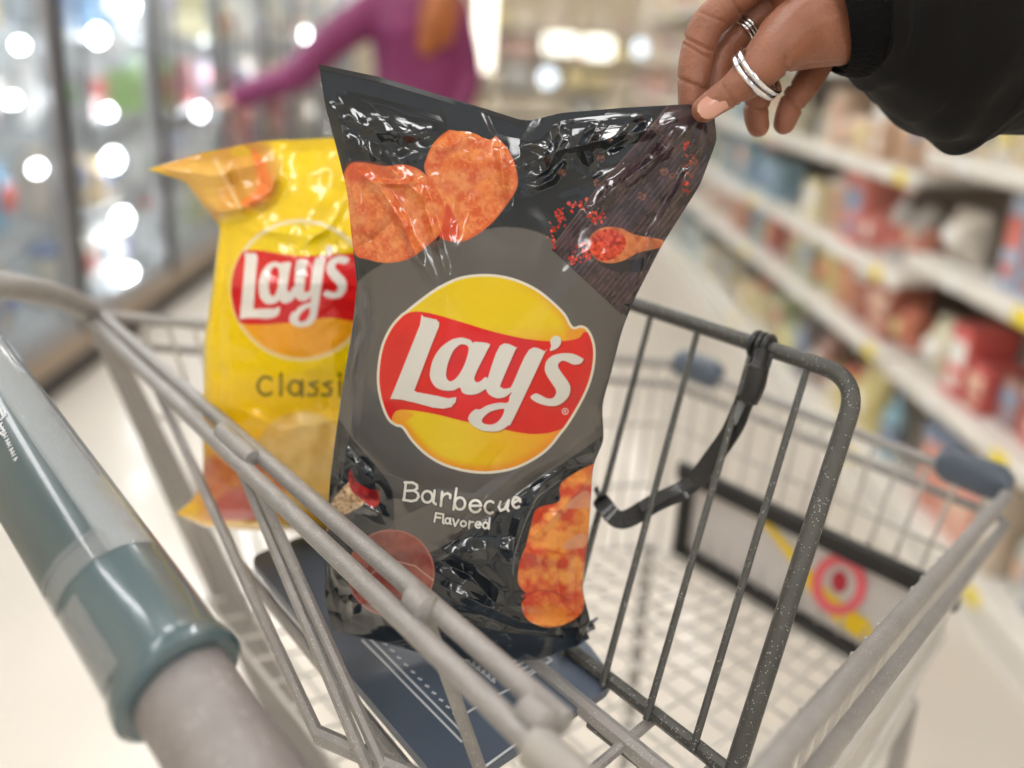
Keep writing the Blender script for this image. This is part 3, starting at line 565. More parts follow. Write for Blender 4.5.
# --- handle
ha, hb = at(182, 688, .32), at(59, 503, .394); hd = (hb-ha).normalized(); HR = .0246
fa = hb+hd*.42; near = ha-hd*.16
teal = mat('slate_teal_plastic', (72, 92, 98), .25, var=.05, coat=.6, bump=.08, bscale=300)
tube_m = mat('grey_speckled_tube', (136, 131, 130), .45, metal=.2, var=.1, scale=70, speck=((185,180,180), 500, .25), bump=.3, bscale=600)
hnd = MB().tube([near, near+hd*.01, fa], .0198, 24).build('handle', tube_m, cart)
s0 = ha+hd*.0; prof = [(.0200, -.001), (.0240, -.001), (.0264, .001), (.0264, .005), (.0258, .0095), (.0246, .012), (HR, .06), (HR, .16), (HR, .40)]
MB().lathe(s0, prof, 48, A=hd, X=hd.orthogonal().normalized()).build('handle_sleeve', teal, hnd)
sl = [o for o in hnd.children][0]
# label: a curved band of film on the sleeve, facing the camera
tc_ = (CAM-(s0+hd*.2)); tc_ = (tc_-hd*tc_.dot(hd)).normalized(); sd_ = hd.cross(tc_)
def onsl(u, an, r=HR): return s0+hd*u+(tc_*math.cos(an)+sd_*math.sin(an))*r
def curved(u0, u1, a0, a1, r, nm, m, par, n=16):
    vs = [onsl(u, a0+(a1-a0)*k/n, r) for u in (u0, u1) for k in range(n+1)]; vs += [onsl(u, a0+(a1-a0)*k/n, r-.0005) for u in (u0, u1) for k in range(n+1)]; N = n+1
    fs = [(k, k+1, N+k+1, N+k) for k in range(n)]+[(2*N+k+1, 2*N+k, 3*N+k, 3*N+k+1) for k in range(n)]+[(k+1, k, 2*N+k, 2*N+k+1) for k in range(n)]+[(N+k, N+k+1, 3*N+k+1, 3*N+k) for k in range(n)]+[(0, N, 3*N, 2*N), (N-1, 3*N-1, 4*N-1, 2*N-1)]
    mb = MB(); mb.add(vs, fs); return mb.build(nm, m, par)
sgn = 1 if to_px(onsl(.1, 1.))[0] < to_px(onsl(.1, -1.))[0] else -1
lab = curved(.075, .38, -sgn*.25, sgn*1.25, HR+.0007, 'handle_label', mat('dark_slate_label', (62, 80, 84), .3, coat=.5), sl)
film = bpy.data.materials.new('clear_film'); film.use_nodes = True; fb = film.node_tree.nodes['Principled BSDF']; fb.inputs['Base Color'].default_value = (.75,.8,.82,1); fb.inputs['Roughness'].default_value = .12; fb.inputs['Alpha'].default_value = .28; fb.inputs['Coat Weight'].default_value = 1
nn = film.node_tree.nodes.new('ShaderNodeTexNoise'); nn.inputs['Scale'].default_value = 160; nn.inputs['Detail'].default_value = 5; bb = film.node_tree.nodes.new('ShaderNodeBump'); bb.inputs['Strength'].default_value = .8; bb.inputs['Distance'].default_value = .003
film.node_tree.links.new(nn.outputs['Fac'], bb.inputs['Height']); film.node_tree.links.new(bb.outputs[0], fb.inputs['Normal'])
curved(.062, .38, -sgn*1.05, -sgn*.2, HR+.0009, 'film_edge', film, lab); curved(.062, .078, -sgn*.3, sgn*1.25, HR+.0010, 'film_edge', film, lab)
curved(.014, .056, sgn*.55, sgn*1.2, HR+.0006, 'film_edge', film, sl)
tx = MB()
def lstroke(u, a, u2, a2, w=.0004):
    p, q = onsl(u, a, HR+.0010), onsl(u2, a2, HR+.0010); tx.tube([p, q], w, 6)
def at_label(px, py):          # the point of the label under a pixel
    best = None
    for i in range(120):
        for j in range(60):
            u = .07+i*.002; a = sgn*(-.25+j*.025); x, y, _ = to_px(onsl(u, a)); d_ = (x-px)**2+(y-py)**2
            if best is None or d_ < best[0]: best = (d_, u, a)
    return best[1], best[2]
for (a, b) in (((0,409),(3,417)), ((3,417),(7,414)), ((1,421),(7,415)), ((0,427),(3,424)), ((0,433),(4,437)), ((2,428),(6,433))):
    lstroke(*at_label(*a), *at_label(*b), .0005)
u0_, a0_ = at_label(3, 430); u1_, a1_ = at_label(17, 462)
for k in range(11):
    t = k/11; u = u0_+(u1_-u0_)*t; a = a0_+(a1_-a0_)*t; lstroke(u, a-.04, u, a+.04, .00035); 
    if k % 3: lstroke(u, a+.03, u-.0016, a-.03, .0003)
tx.build('label_lettering', wm, lab)
# side rail from the basket corner up to the handle, handle bracket, and the legs of the chassis
hfar = fa
MB().tube(smooth_path([T_RL+HF*.004, at(60,297,to_px(T_RL)[2]-.05), at(0,285,to_px(T_RL)[2]-.12), at(-60,281,.6), hfar], 5), .0105, 12).build('side_rail', metal_m, cart)
MB().tube(smooth_path([T_RR, T_RR.lerp(near, .5)+Vector((0,0,.02)), near], 5), .0085, 12).build('side_rail', metal_m, cart)
MB().ell(hfar, HF*.03, VF*.03, UP*.03, 14, 10).build('handle_bracket', slate, cart); MB().ell(near, HF*.022, VF*.022, UP*.022, 14, 10).build('handle_bracket', slate, cart)
fl_ = dr(300, 765, .80); 
for k, (dx, r) in enumerate(((0, .007), (.012, .005), (-.012, .006), (.024, .004), (.034, .004))):
    p = T_RL+HF*(-dx)-UP*.004; q = fl_+HF*(-dx*1.8)+VF*dx*.5; wire(p, q, r, 'chassis_upright', metal_m, cart)
CH = .30
def chp(p, k): q = inset(p, CAMZ-CH, k); return q
c_ = [chp(T_RL, .25), chp(T_RR, .25), chp(T_FR, .1), chp(T_FL, .1)]
mb = MB(); mb.tube(round_corner([c_[0], c_[1], c_[2], c_[3], c_[0]], .04), .011, 12); mb.build('chassis', metal_m, cart)
wire(fl_, c_[0], .008, 'chassis_upright', metal_m, cart); wire(B_RR, c_[1], .008, 'chassis_upright', metal_m, cart)
wire(B_FR, c_[2], .008, 'chassis_upright', metal_m, cart); wire(B_FL, c_[3], .008, 'chassis_upright', metal_m, cart)
for p in c_:
    w0 = Vector((p.x, p.y, .062)); ca = MB(); ca.tube([p, w0+UP*.09], .010, 10); ca.box(w0+UP*.075, (.05, .05, .03), X=HF, Y=VF, bev=.006); ca.box(w0+UP*.03+HF*.022, (.004, .03, .09), X=HF, Y=VF); ca.box(w0+UP*.03-HF*.022, (.004, .03, .09), X=HF, Y=VF)
    ca = ca.build('caster', metal_m, cart)
    MB().lathe(w0-HF*.014, [(.045,0),(.058,.002),(.061,.008),(.061,.020),(.058,.026),(.045,.028)], 28, A=HF, X=VF).build('wheel', rubber, ca)
# ------------------------------------------------------------------ hand that pinches the bag, and its sleeve
rc_ = ray(704, 112); dC = (P0-CAM).dot(nb)/rc_.dot(nb)
def hp(px, py, dz): return at(px, py, dC+dz)
pxm = dC/FPX
def limb_mesh(name, chains, vox, sm, m, parent, origin, it=8):
    mb = MB()
    for ch in chains:
        pts = [c[0] for c in ch]; rs = [c[1] for c in ch]
        P = []; R_ = []
        for i in range(len(pts)-1):
            p0, p1, p2, p3 = pts[max(i-1,0)], pts[i], pts[i+1], pts[min(i+2,len(pts)-1)]
            for j in range(6):
                t = j/6; P.append(.5*((2*p1)+(p2-p0)*t+(2*p0-5*p1+4*p2-p3)*t*t+(3*p1-p0-3*p2+p3)*t**3)); R_.append(rs[i]+(rs[i+1]-rs[i])*t)
        P.append(pts[-1]); R_.append(rs[-1])
        # round both ends
        d0 = (P[0]-P[1]).normalized(); d1 = (P[-1]-P[-2]).normalized()
        A_ = [(P[0]+d0*R_[0]*math.sin(a), R_[0]*math.cos(a)) for a in (1.45, 1.15, .8, .4)]; B_ = [(P[-1]+d1*R_[-1]*math.sin(a), R_[-1]*math.cos(a)) for a in (.4, .8, 1.15, 1.45)]
        Q = [a[0] for a in A_]+P+[b[0] for b in B_]; RR = [a[1] for a in A_]+R_+[b[1] for b in B_]
        mb.tube(Q, RR, 16)
    ob = mb.build(name, m, parent, origin=origin)
    r = ob.modifiers.new('r', 'REMESH'); r.mode = 'VOXEL'; r.voxel_size = vox; r.use_smooth_shade = True
    s_ = ob.modifiers.new('s', 'SMOOTH'); s_.iterations = it; s_.factor = sm
    dg = bpy.context.evaluated_depsgraph_get(); me = bpy.data.meshes.new_from_object(ob.evaluated_get(dg)); ob.modifiers.clear(); ob.data = me
    me.polygons.foreach_set('use_smooth', [True]*len(me.polygons))
    if not me.materials: me.materials.append(m)
    return ob
skin = mat('brown_skin', (142, 92, 70), .42, var=.13, scale=45, bump=.35, bscale=420, sss=.08, spec=.4)
def CH(*a): return [(hp(x, y, dz), r*pxm) for x, y, dz, r in a]
thumb = CH((704,110,-.012,12.5),(716,101,-.013,14),(730,92,-.013,15.5),(744,82,-.013,18.5),(760,68,-.012,21),(776,50,-.008,26),(800,34,.004,37),(850,20,.012,46))
index = CH((692,106,.009,14),(693,92,.010,15.5),(694,70,.012,17),(699,45,.013,17.5),(708,24,.014,18.5),(732,2,.016,19),(762,-22,.016,22),(810,-20,.014,32),(850,0,.014,42))
middle = CH((712,98,.020,13),(716,78,.022,14),(722,58,.025,15),(738,36,.028,15),(762,12,.028,17),(790,-10,.028,22),(850,5,.020,42))
ringf = CH((758,126,.030,12),(756,116,.030,13),(757,102,.032,14),(765,78,.036,14.5),(780,40,.042,16),(800,5,.040,22),(850,5,.028,42))
pinky = CH((784,124,.030,11.5),(788,113,.030,13),(795,98,.030,14),(806,84,.030,15),(822,55,.034,17),(838,25,.034,26),(860,15,.024,42))
arm = CH((835,22,.012,45),(880,14,.014,48),(960,0,.014,54),(1100,-15,.016,62),(1400,-60,.02,76),(1700,-110,.03,90))
back = CH((850,12,.016,46),(812,2,.020,40),(788,-14,.022,30))
pb = hp(850, 10, .01)
person = empty('person', hp(835, 20, .012)); tag(person, 'person in black puffer jacket whose ringed hand pinches the black bag', 'person')
hand = limb_mesh('hand', [thumb, index, middle, ringf, pinky, arm, back], .0009, .55, skin, person, hp(780, 60, 0), it=7)
hm = hand.data; hbase = person.location+hand.location; newco = []
GR = [((680,36),(712,50),1.0), ((684,44),(708,58),.6), ((677,79),(707,88),1.0), ((722,84),(736,106),.7), ((786,58),(789,84),1.1), ((728,-6),(746,20),1.0), ((781,93),(803,110),1.0), ((742,104),(768,108),.9), ((800,66),(834,62),.7), ((700,12),(724,22),.6)]
for v in hm.vertices:
    x, y, z = to_px(hbase+v.co); k = 0
    for a, b, am in GR:
        ex, ey = b[0]-a[0], b[1]-a[1]; t = max(0, min(1, ((x-a[0])*ex+(y-a[1])*ey)/(ex*ex+ey*ey))); q = math.hypot(x-a[0]-t*ex, y-a[1]-t*ey)
        k = max(k, am*math.exp(-(q/1.7)**2))
    newco.append(v.co-v.normal*(.0013*k))
for v, c_v in zip(hm.vertices, newco): v.co = c_v
nailm = mat('pale_pink_fingernail', (200, 148, 130), .22, var=.04, coat=.6)
tax = (hp(704,110,-.012)-hp(730,92,-.013)).normalized(); tow = (CAM-hp(708,106,-.02)).normalized(); tow = (tow-tax*tow.dot(tax)).normalized(); tsd = tax.cross(tow)
nc = hp(708.5, 108, -.012)
nail = MB(); N1, N2 = 12, 12; vs = []
for lay in (0, 1):
    for i in range(N1+1):
        for j in range(N2+1):
            u = -1+2*i/N1; a = (-1+2*j/N2)*.78; wd = math.sqrt(max(0, 1-max(0, u)**2.6*.9)); aa = a*wd
            rr = pxm*(13.6-1.2*max(0, u)**2)+(.0006 if lay == 0 else -.0012); vs.append(nc+tax*(u*.0072)+(tow*math.cos(aa)+tsd*math.sin(aa))*rr)
M_ = N2+1; K = (N1+1)*M_; fs = [(i*M_+j, i*M_+j+1, (i+1)*M_+j+1, (i+1)*M_+j) for i in range(N1) for j in range(N2)]
edge = [j for j in range(M_)]+[i*M_+N2 for i in range(1, N1+1)]+[N1*M_+j for j in range(N2-1, -1, -1)]+[i*M_ for i in range(N1-1, 0, -1)]
fs += [(edge[k], edge[(k+1) % len(edge)], edge[(k+1) % len(edge)]+K, edge[k]+K) for k in range(len(edge))]
nail.add(vs, fs).build('fingernail', nailm, hand)
silver = mat('polished_silver', (225, 225, 228), .14, metal=1.)
def ringy(name, c, nrm, Rr, r, k, sp, label):
    root = empty(name, c); tag(root, label, 'ring', 'rings on the hand')
    nrm = nrm.normalized()
    for i in range(k):
        mb = MB(); mb.torus(c+nrm*(i-(k-1)/2)*sp, nrm, Rr, r, 48, 10); mb.build('band', silver, root)
tn = (hp(733,92,-.013)-hp(762,66,-.012)).normalized(); tw = (CAM-hp(750,75,-.013)).normalized()
n1 = (tn*.83-tw*.55).normalized()
ringy('ring', hp(757, 74, -.012), n1, 26.5*pxm, .0016, 2, .0036, 'wide silver double ring around the thumb')
n2 = (hp(738,36,.028)-hp(762,12,.028)).normalized()
ringy('ring', hp(744, 30, .028), n2, 16.6*pxm, .0009, 3, .0022, 'silver coil ring on the middle finger behind the thumb')
# sleeve
jac = mat('black_puffer_nylon', (11, 11, 12), .75, spec=.25, var=.1, scale=20, bump=.25, bscale=60); knit = mat('black_knit_cuff', (9, 9, 10), .9, spec=.2, bump=.7, bscale=500)
def sleeve(prof, name, m, fold, par, ns=120):
    cs = [hp(x, y, dz) for x, y, dz, r in prof]; P = smooth_path(cs, 14); rr = []
    for i in range(len(prof)-1):
        for j in range(14): t = j/14; t = t*t*(3-2*t); rr.append(prof[i][3]*(1-t)+prof[i+1][3]*t)
    rr.append(prof[-1][3]); vs = []; n = len(P)
    nr = None
    for i, p in enumerate(P):
        t = (P[min(i+1, n-1)]-P[max(i-1, 0)]).normalized()
        if nr is None: nr = t.cross(UP).normalized()
        nr = (nr-t*nr.dot(t)).normalized(); b = t.cross(nr)
        for k in range(ns):
            a = 2*math.pi*k/ns; vs.append(p+(nr*math.cos(a)+b*math.sin(a))*(rr[i]*pxm*(1+fold(i/(n-1), a))))
    fs = [(i*ns+k, i*ns+(k+1) % ns, (i+1)*ns+(k+1) % ns, (i+1)*ns+k) for i in range(n-1) for k in range(ns)]
    fs += [tuple(range(ns-1, -1, -1)), tuple(range((n-1)*ns, n*ns))]
    return MB().add(vs, fs).build(name, m, par)
sl_ = sleeve([(830,12,.012,50),(831,11.7,.012,60),(834,10.8,.012,66),(846,7.2,.013,74),(860,3,.014,78),(872,-1,.014,70),(880,-3.5,.014,60)], 'jacket_cuff', knit, lambda u, a: .010*math.sin(a*46)+.015*math.sin(3*a), person)
def fold(u, a): return .045*math.sin(2.2*a+9*u)*math.sin(5*u*math.pi+a)+.02*math.sin(5*a-14*u)+.012*math.sin(9*a+30*u)
sleeve([(850,4,.014,62),(854,3,.014,78),(868,0,.014,92),(900,-6,.014,128),(932,-10,.014,154),(965,-14,.014,164),(1000,-14,.014,158),(1060,-8,.014,150),(1150,-14,.014,164),(1280,-30,.016,158),(1420,-50,.02,172),(1600,-80,.03,168),(1760,-110,.04,150)], 'jacket_sleeve', jac, fold, person)
# ------------------------------------------------------------------ the store
floor_m = mat('cream_vinyl_floor', (212, 204, 192), .22, var=.03, scale=3, coat=.2, bump=.03, bscale=30)
white_m = mat('white_enamel_shelf', (232, 228, 220), .4, var=.02)
alu = mat('brushed_grey_aluminium', (150, 150, 152), .35, metal=.3); charcoal = mat('charcoal_gasket', (38, 38, 42), .6)
ceil_m = mat('white_ceiling_tile', (225, 222, 214), .9); wall_m = mat('warm_cream_wall', (236, 226, 206), .8, var=.04, scale=2)
brown_m = mat('tan_bumper_rail', (150, 132, 112), .5); kick_m = mat('dark_kick_plate', (52, 46, 44), .5)
YE = 10.5
structure('floor', MB().box((0, 2.5, -.05), (8, 17, .1)), floor_m)
structure('ceiling', MB().box((0, 2.5, 3.45), (8, 17, .1)), ceil_m)
structure('wall_back', MB().box((0, YE+.55, 1.7), (8, .1, 3.4)), wall_m)
structure('wall_left', MB().box((-3.2, 2.5, 1.7), (.1, 17, 3.4)), wall_m)
structure('wall_right', MB().box((3.2, 2.5, 1.7), (.1, 17, 3.4)), wall_m)
lampm = mat('lit_lamp_diffuser', (255, 250, 240), .5, emit=(252, 251, 252), es=17.)
for i, (x, y) in enumerate([(x, y) for y in (-4.2, -2.2, -.5, 1.3, 3.3, 5.6, 8.2) for x in (-1.9, 0, 1.9) if not (x == 0 and y < -3)]):
    t = empty('ceiling_light', (x, y, 3.34)); side = 'freezer side' if x < 0 else 'shelf side' if x > 0 else 'middle'
    tag(t, f'long white ceiling light over the {side} of the aisle', 'ceiling light', 'ceiling lights over the aisle')
    MB().box((x, y, 3.37), (.34, 1.26, .06), bev=.01).build('housing', white_m, t); MB().box((x, y, 3.335), (.28, 1.2, .02)).build('diffuser', lampm, t)

def color_name(c):
    tb = {'white': (235,235,235), 'cream': (232,220,180), 'yellow': (230,205,90), 'orange': (225,130,70), 'red': (200,50,45), 'pink': (220,120,140), 'purple': (150,110,170), 'blue': (80,130,205), 'pale blue': (175,200,225), 'green': (130,170,90), 'pale green': (195,215,180), 'brown': (135,85,60), 'tan': (200,170,130), 'grey': (160,160,158), 'black': (45,45,48), 'teal': (110,160,165), 'dark red': (140,45,30), 'navy': (50,80,120)}
    return min(tb, key=lambda k: sum((a-b)**2 for a, b in zip(tb[k], c)))
pm = {}
def pmat(c):
    c0 = c; c = tuple(int(v*.62+u*.38) for v, u in zip(c, (226, 218, 205)))  # haze painted in: every package colour is paled towards cream
    c = tuple(c)
    if c not in pm: pm[c] = mat('package_'+color_name(c).replace(' ', '_'), c, .4, var=.12, scale=14)
    return pm[c]
pmesh = {}
def product(kind, col, col2, size, loc, label, group, cat, face):
    """carton, bag, tub or bottle; face = direction in which its front looks (+1 = +x, -1 = -x)"""
    key = (kind, col, col2, tuple(round(s_, 3) for s_ in size), face)
    if key not in pmesh:
        w, d, h = size; mb = MB()
        if kind == 'carton':
            mb.box((0, 0, h/2), (d, w, h), bev=.004); n1 = len(mb.f)
            mb.box((face*d/2, 0, h*.62), (.004, w*.86, h*.34)); mb.box((face*d/2, 0, h*.22), (.003, w*.6, h*.16))
        elif kind == 'bag':
            P = []; n = 14
            for j in range(9):
                v = j/8; th = d*.5*math.sin(math.pi*min(1, max(0, .03+.94*v)))**.6; ww = w*(.5-.05*math.sin(math.pi*v))
                for k in range(n): a = 2*math.pi*k/n; P.append((math.cos(a)*th, math.sin(a)*ww, v*h))
            mb.add(P, [(j*n+k, j*n+(k+1) % n, (j+1)*n+(k+1) % n, (j+1)*n+k) for j in range(8) for k in range(n)]+[tuple(range(n-1,-1,-1)), tuple(range(8*n, 9*n))]); n1 = len(mb.f)
            mb.ell((face*d*.47, 0, h*.5), Vector((d*.06,0,0)), Vector((0,w*.3,0)), Vector((0,0,h*.2)), 14, 8)
        elif kind == 'tub':
            r = w*.5; mb.lathe((0,0,0), [(r*.84,0),(r*.88,.004),(r,h*.86)], 20); n1 = len(mb.f); mb.lathe((0,0,h*.86), [(r*1.05,0),(r*1.06,h*.12),(r*.98,h*.14)], 20)
        else:
            r = w*.42; mb.lathe((0,0,0), [(r*.92,0),(r,.008),(r,h*.58),(r*.8,h*.7),(r*.38,h*.8),(r*.36,h*.9)], 18); n1 = len(mb.f); mb.lathe((0,0,h*.88), [(r*.42,0),(r*.42,h*.12)], 14); mb.lathe((0,0,h*.18), [(r*1.01,0),(r*1.015,.002),(r*1.01,h*.3)], 18)
        o = mb.build(kind, pmat(col), smooth=kind != 'carton', origin=(0,0,0)); o.data.materials.append(pmat(col2))
        for i, pl in enumerate(o.data.polygons): pl.material_index = 1 if i >= n1 else 0
        pmesh[key] = o.data; o.location = loc
    else:
        o = bpy.data.objects.new(kind, pmesh[key]); C.objects.link(o); o.location = loc
    label = label if len(label.split()) <= 16 else label.replace(' spot,', ',', 1).replace(' mark', '', 1); o['label'] = label; o['category'] = cat; o['group'] = group; return o
def seedcol(seeds, px, py, rnd, jit=18):
    s_ = min(seeds, key=lambda q: (q[0]-px)**2+(q[1]-py)**2)
    far_ = (s_[0]-px)**2+(s_[1]-py)**2 > 3600
    return rnd if far_ else s_[2]
SL = [(10,45,(150,165,185)),(25,85,(215,215,220)),(20,85,(200,170,185)),(10,160,(185,200,225)),(45,170,(205,185,170)),(20,205,(90,160,220)),(25,235,(225,90,160)),(50,250,(230,225,210)),(115,5,(110,160,215)),(135,5,(235,235,240)),(95,62,(190,50,80)),(115,85,(245,235,150)),(145,75,(190,220,190)),(145,95,(130,180,80)),(160,110,(225,110,120)),(105,115,(240,240,240)),(120,195,(220,190,140)),(155,215,(215,225,235)),(155,260,(90,140,220)),(130,275,(235,238,245)),(195,20,(235,225,160)),(235,120,(205,70,80)),(210,240,(225,220,150)),(205,110,(235,235,240)),(215,90,(190,185,220)),(60,110,(200,200,210)),(35,130,(225,215,225)),(155,170,(225,225,230)),(250,20,(235,230,220)),(280,60,(235,215,190)),(300,20,(225,200,170))]
SR = [(770,150,(100,150,180)),(735,205,(205,120,90)),(762,205,(110,150,170)),(795,210,(225,215,160)),(775,235,(205,90,80)),(800,250,(170,170,120)),(710,240,(150,170,165)),(750,275,(90,85,80)),(775,270,(225,215,150)),(800,300,(170,185,130)),(830,320,(60,60,65)),(850,345,(130,80,70)),(855,180,(205,150,110)),(875,190,(90,50,45)),(865,215,(215,90,80)),(900,200,(175,175,175)),(935,200,(45,42,42)),(1005,190,(80,130,210)),(1005,235,(150,170,210)),(960,215,(200,190,175)),(850,265,(220,130,80)),(880,280,(150,50,30)),(835,250,(225,205,110)),(930,310,(215,90,60)),(980,330,(215,40,40)),(1010,360,(190,30,30)),(940,340,(220,220,180)),(1015,320,(235,225,190)),(905,400,(110,180,210)),(885,350,(200,190,170)),(930,430,(60,90,110)),(945,440,(230,150,80)),(935,465,(230,130,110)),(990,420,(150,90,80)),(1010,455,(40,36,36)),(895,385,(50,48,50)),(850,370,(225,205,110)),(720,270,(200,190,160)),(720,205,(215,195,175)),(690,130,(180,195,180)),(830,130,(235,200,170)),(800,130,(235,230,200)),(740,300,(220,205,150)),(910,270,(160,60,35)),(1000,290,(90,75,60)),(900,90,(200,150,110)),(660,60,(225,205,190)),(640,90,(215,150,150)),(620,20,(240,230,210)),(680,120,(215,185,190))]
rng = random.Random(5)
RND = [(225,215,200),(235,232,225),(215,195,170),(200,190,185),(225,205,160),(190,170,160),(210,150,130),(180,195,190)]
glassm = glass_mat('door_glass'); led_refl_m = mat('led_reflection_glow', (255,255,255), .5, emit=(245,250,255), es=34.); inner = mat('white_case_liner', (214, 216, 218), .5, var=.02); wire_m = mat('pale_wire_rack', (190,192,194), .4, metal=.3)
ordn = ['bottom', 'second lowest', 'middle', 'upper', 'top']
used = {}
def uniq(l):
    used[l] = used.get(l, 0)+1; return used[l]
# freezer cases along the left
tubem = mat('case_light_tube_glow', (255,255,255), .5, emit=(250,252,255), es=22.)
LED_REFL = [(98,36,.024),(150,42,.018),(113,160,.028),(122,220,.03),(128,275,.026),(135,5,.024),(108,112,.014),(215,45,.03),(213,75,.024),(200,112,.022),(262,22,.024),(262,58,.036),(264,80,.03),(310,60,.024),(305,35,.03),(20,45,.012),(12,100,.012),(45,110,.016),(40,168,.014),(315,110,.02)]  # glowing discs added in place of the LED strips' reflections
FX = -1.5; HZ = (.22, .56, .90, 1.24, 1.58); bays = [1.18+.8*i for i in range(9)]
bayname = ['case by the cart handle', 'leftmost freezer', 'freezer past the dark post', 'middle freezer', 'freezer before the shopper', 'freezer beside the shopper', 'freezer past the shopper', 'second farthest freezer', 'farthest freezer']
for b, y0 in enumerate(bays):
    y1 = y0+.8; ym = y0+.4; c = empty('freezer_case', (FX-.35, ym, 0))
    tag(c, 'glass door freezer: '+bayname[b], 'freezer', 'freezer cases in a row')
    body = MB(); body.box((FX-.72, ym, 1.05), (.04, .8, 2.1)); body.box((FX-.37, ym, 2.06), (.74, .8, .12)); body.box((FX-.37, ym, .16), (.74, .8, .08)); 
    if b == 0: body.box((FX-.37, y0+.008, 1.1), (.7, .016, 1.9))
    if b == len(bays)-1: body.box((FX-.37, y1-.008, 1.1), (.7, .016, 1.9))
    body.box((FX-.03, y0+.01, 1.1), (.04, .02, 1.9)); body.build('case_liner', inner, c, smooth=False)
    MB().box((FX-.36, ym, .06), (.70, .8, .12)).build('kick_plate', kick_m, c, smooth=False)
    MB().box((FX+.012, ym, .145), (.03, .8, .07), bev=.006).build('bumper_rail', brown_m, c)
    for z in HZ:
        mb = MB(); mb.box((FX-.10, ym, z-.013), (.012, .76, .02)); mb.box((FX-.66, ym, z-.009), (.012, .76, .012))
        for k in range(14): mb.box((FX-.38, y0+.05+k*.054, z-.004), (.56, .006, .006))
        mb.build('rack', wire_m, c, smooth=False)
    d = MB(); d.box((FX-.01, y0+.028, 1.1), (.035, .052, 1.84)); d.box((FX-.01, y1-.028, 1.1), (.035, .052, 1.84)); d.box((FX-.01, ym, .215), (.035, .7, .06)); d.box((FX-.01, ym, 1.99), (.035, .7, .06))
    d = d.build('door_frame', alu, c, smooth=False); MB().box((FX-.012, ym, 1.1), (.006, .7, 1.76)).build('door_pane', glassm, d, smooth=False)
    MB().box((FX+.012, y0+.026, 1.1), (.012, .05, 1.9)).build('door_gasket', charcoal, c, smooth=False)
    MB().tube([(FX+.05, y0+.09, .85), (FX+.05, y0+.09, 1.35)], .009, 10).build('door_handle', charcoal, d)
    led_refl = MB(); n_ = 0
    for (lx, ly, lr) in LED_REFL:
        r_ = ray(lx, ly); p = CAM+r_*((FX-.06)/r_.x)
        if not (y0 <= p.y < y1): continue
        n_ += 1; lr *= 1.35; p.y = min(max(p.y, y0+.06), y1-.06); led_refl.ell(p, Vector((.016,0,0)), Vector((0,lr*1.5,0)), Vector((0,0,lr)), 12, 8)
    if n_ == 0:
        for k in range(4): led_refl.ell((FX-.06, y0+.085, .5+k*.4), Vector((.014,0,0)), Vector((0,.02,0)), Vector((0,0,.02)), 12, 8)
    MB().tube([(FX-.09, y0+.05, 1.97), (FX-.09, y1-.05, 1.97)], .008, 8).build('case_light_tube', tubem, c)
    la = bpy.data.lights.new('case_fill_light', 'AREA'); la.shape = 'RECTANGLE'; la.size = .7; la.size_y = .05; la.energy = 12.; la.color = (.93, .97, 1); lo = bpy.data.objects.new('case_fill_light', la); C.objects.link(lo); lo.location = (FX-.07, ym, 1.93); lo.rotation_euler = Vector((-.32, 0, -1)).to_track_quat('-Z', 'X').to_euler()  # area lamp added to brighten the inside of the case
    led_refl.build('led_reflection', led_refl_m, c); 
    if b in (0,): nprod = 3
    for zi, z in enumerate(HZ):
        y = y0+.1; idx = 0; prev = None
        while y < y1-.1:
            w = rng.choice((.10, .13, .16)); h = rng.uniform(.17, .27); dd = .16
            if y+w > y1-.05: break
            q = (FX-.17, y+w/2, z+h*.5); px, py, pz = to_px(q); rnd = rng.choice(RND)
            if pz > .3 and -40 < px < 520 and py > -60:
                col = seedcol(SL, px, py, rnd); kind = rng.choice(('carton', 'carton', 'bag', 'tub')) if h < .24 else 'bag'
                col2 = rng.choice([(240,240,240), (230,60,60), (60,100,180), (245,225,120), (90,150,90)])
                kw = {'carton': 'frozen food carton', 'bag': 'frozen food bag', 'tub': 'ice cream tub'}[kind]
                pos = 'near post' if idx == 0 else f'beside {color_name(prev)} one'
                lb = f'{color_name(col)} {kw} with {color_name(col2)} front on the {ordn[zi]} rack, {pos}, {bayname[b]}'
                lb = f'{color_name(col)} {kw.split()[-1]}, {color_name(col2)} mark, {ordn[zi]} rack {pos}, {bayname[b]}'
                k_ = uniq(lb)
                if k_ > 1: col2 = (120,120,200) if k_ == 2 else (30,30,30); lb = lb.replace(', ', f', {color_name(col2)} spot, ', 1)
                product(kind, col, col2, (round(w*.9, 2), dd, round(h, 2)), (FX-.18-(.0 if kind == 'carton' else .01), y+w/2, z+.003), lb, 'packages in the freezers', kw.split()[-1], 1)
                prev = col; idx += 1
            y += w+rng.uniform(.005, .05)
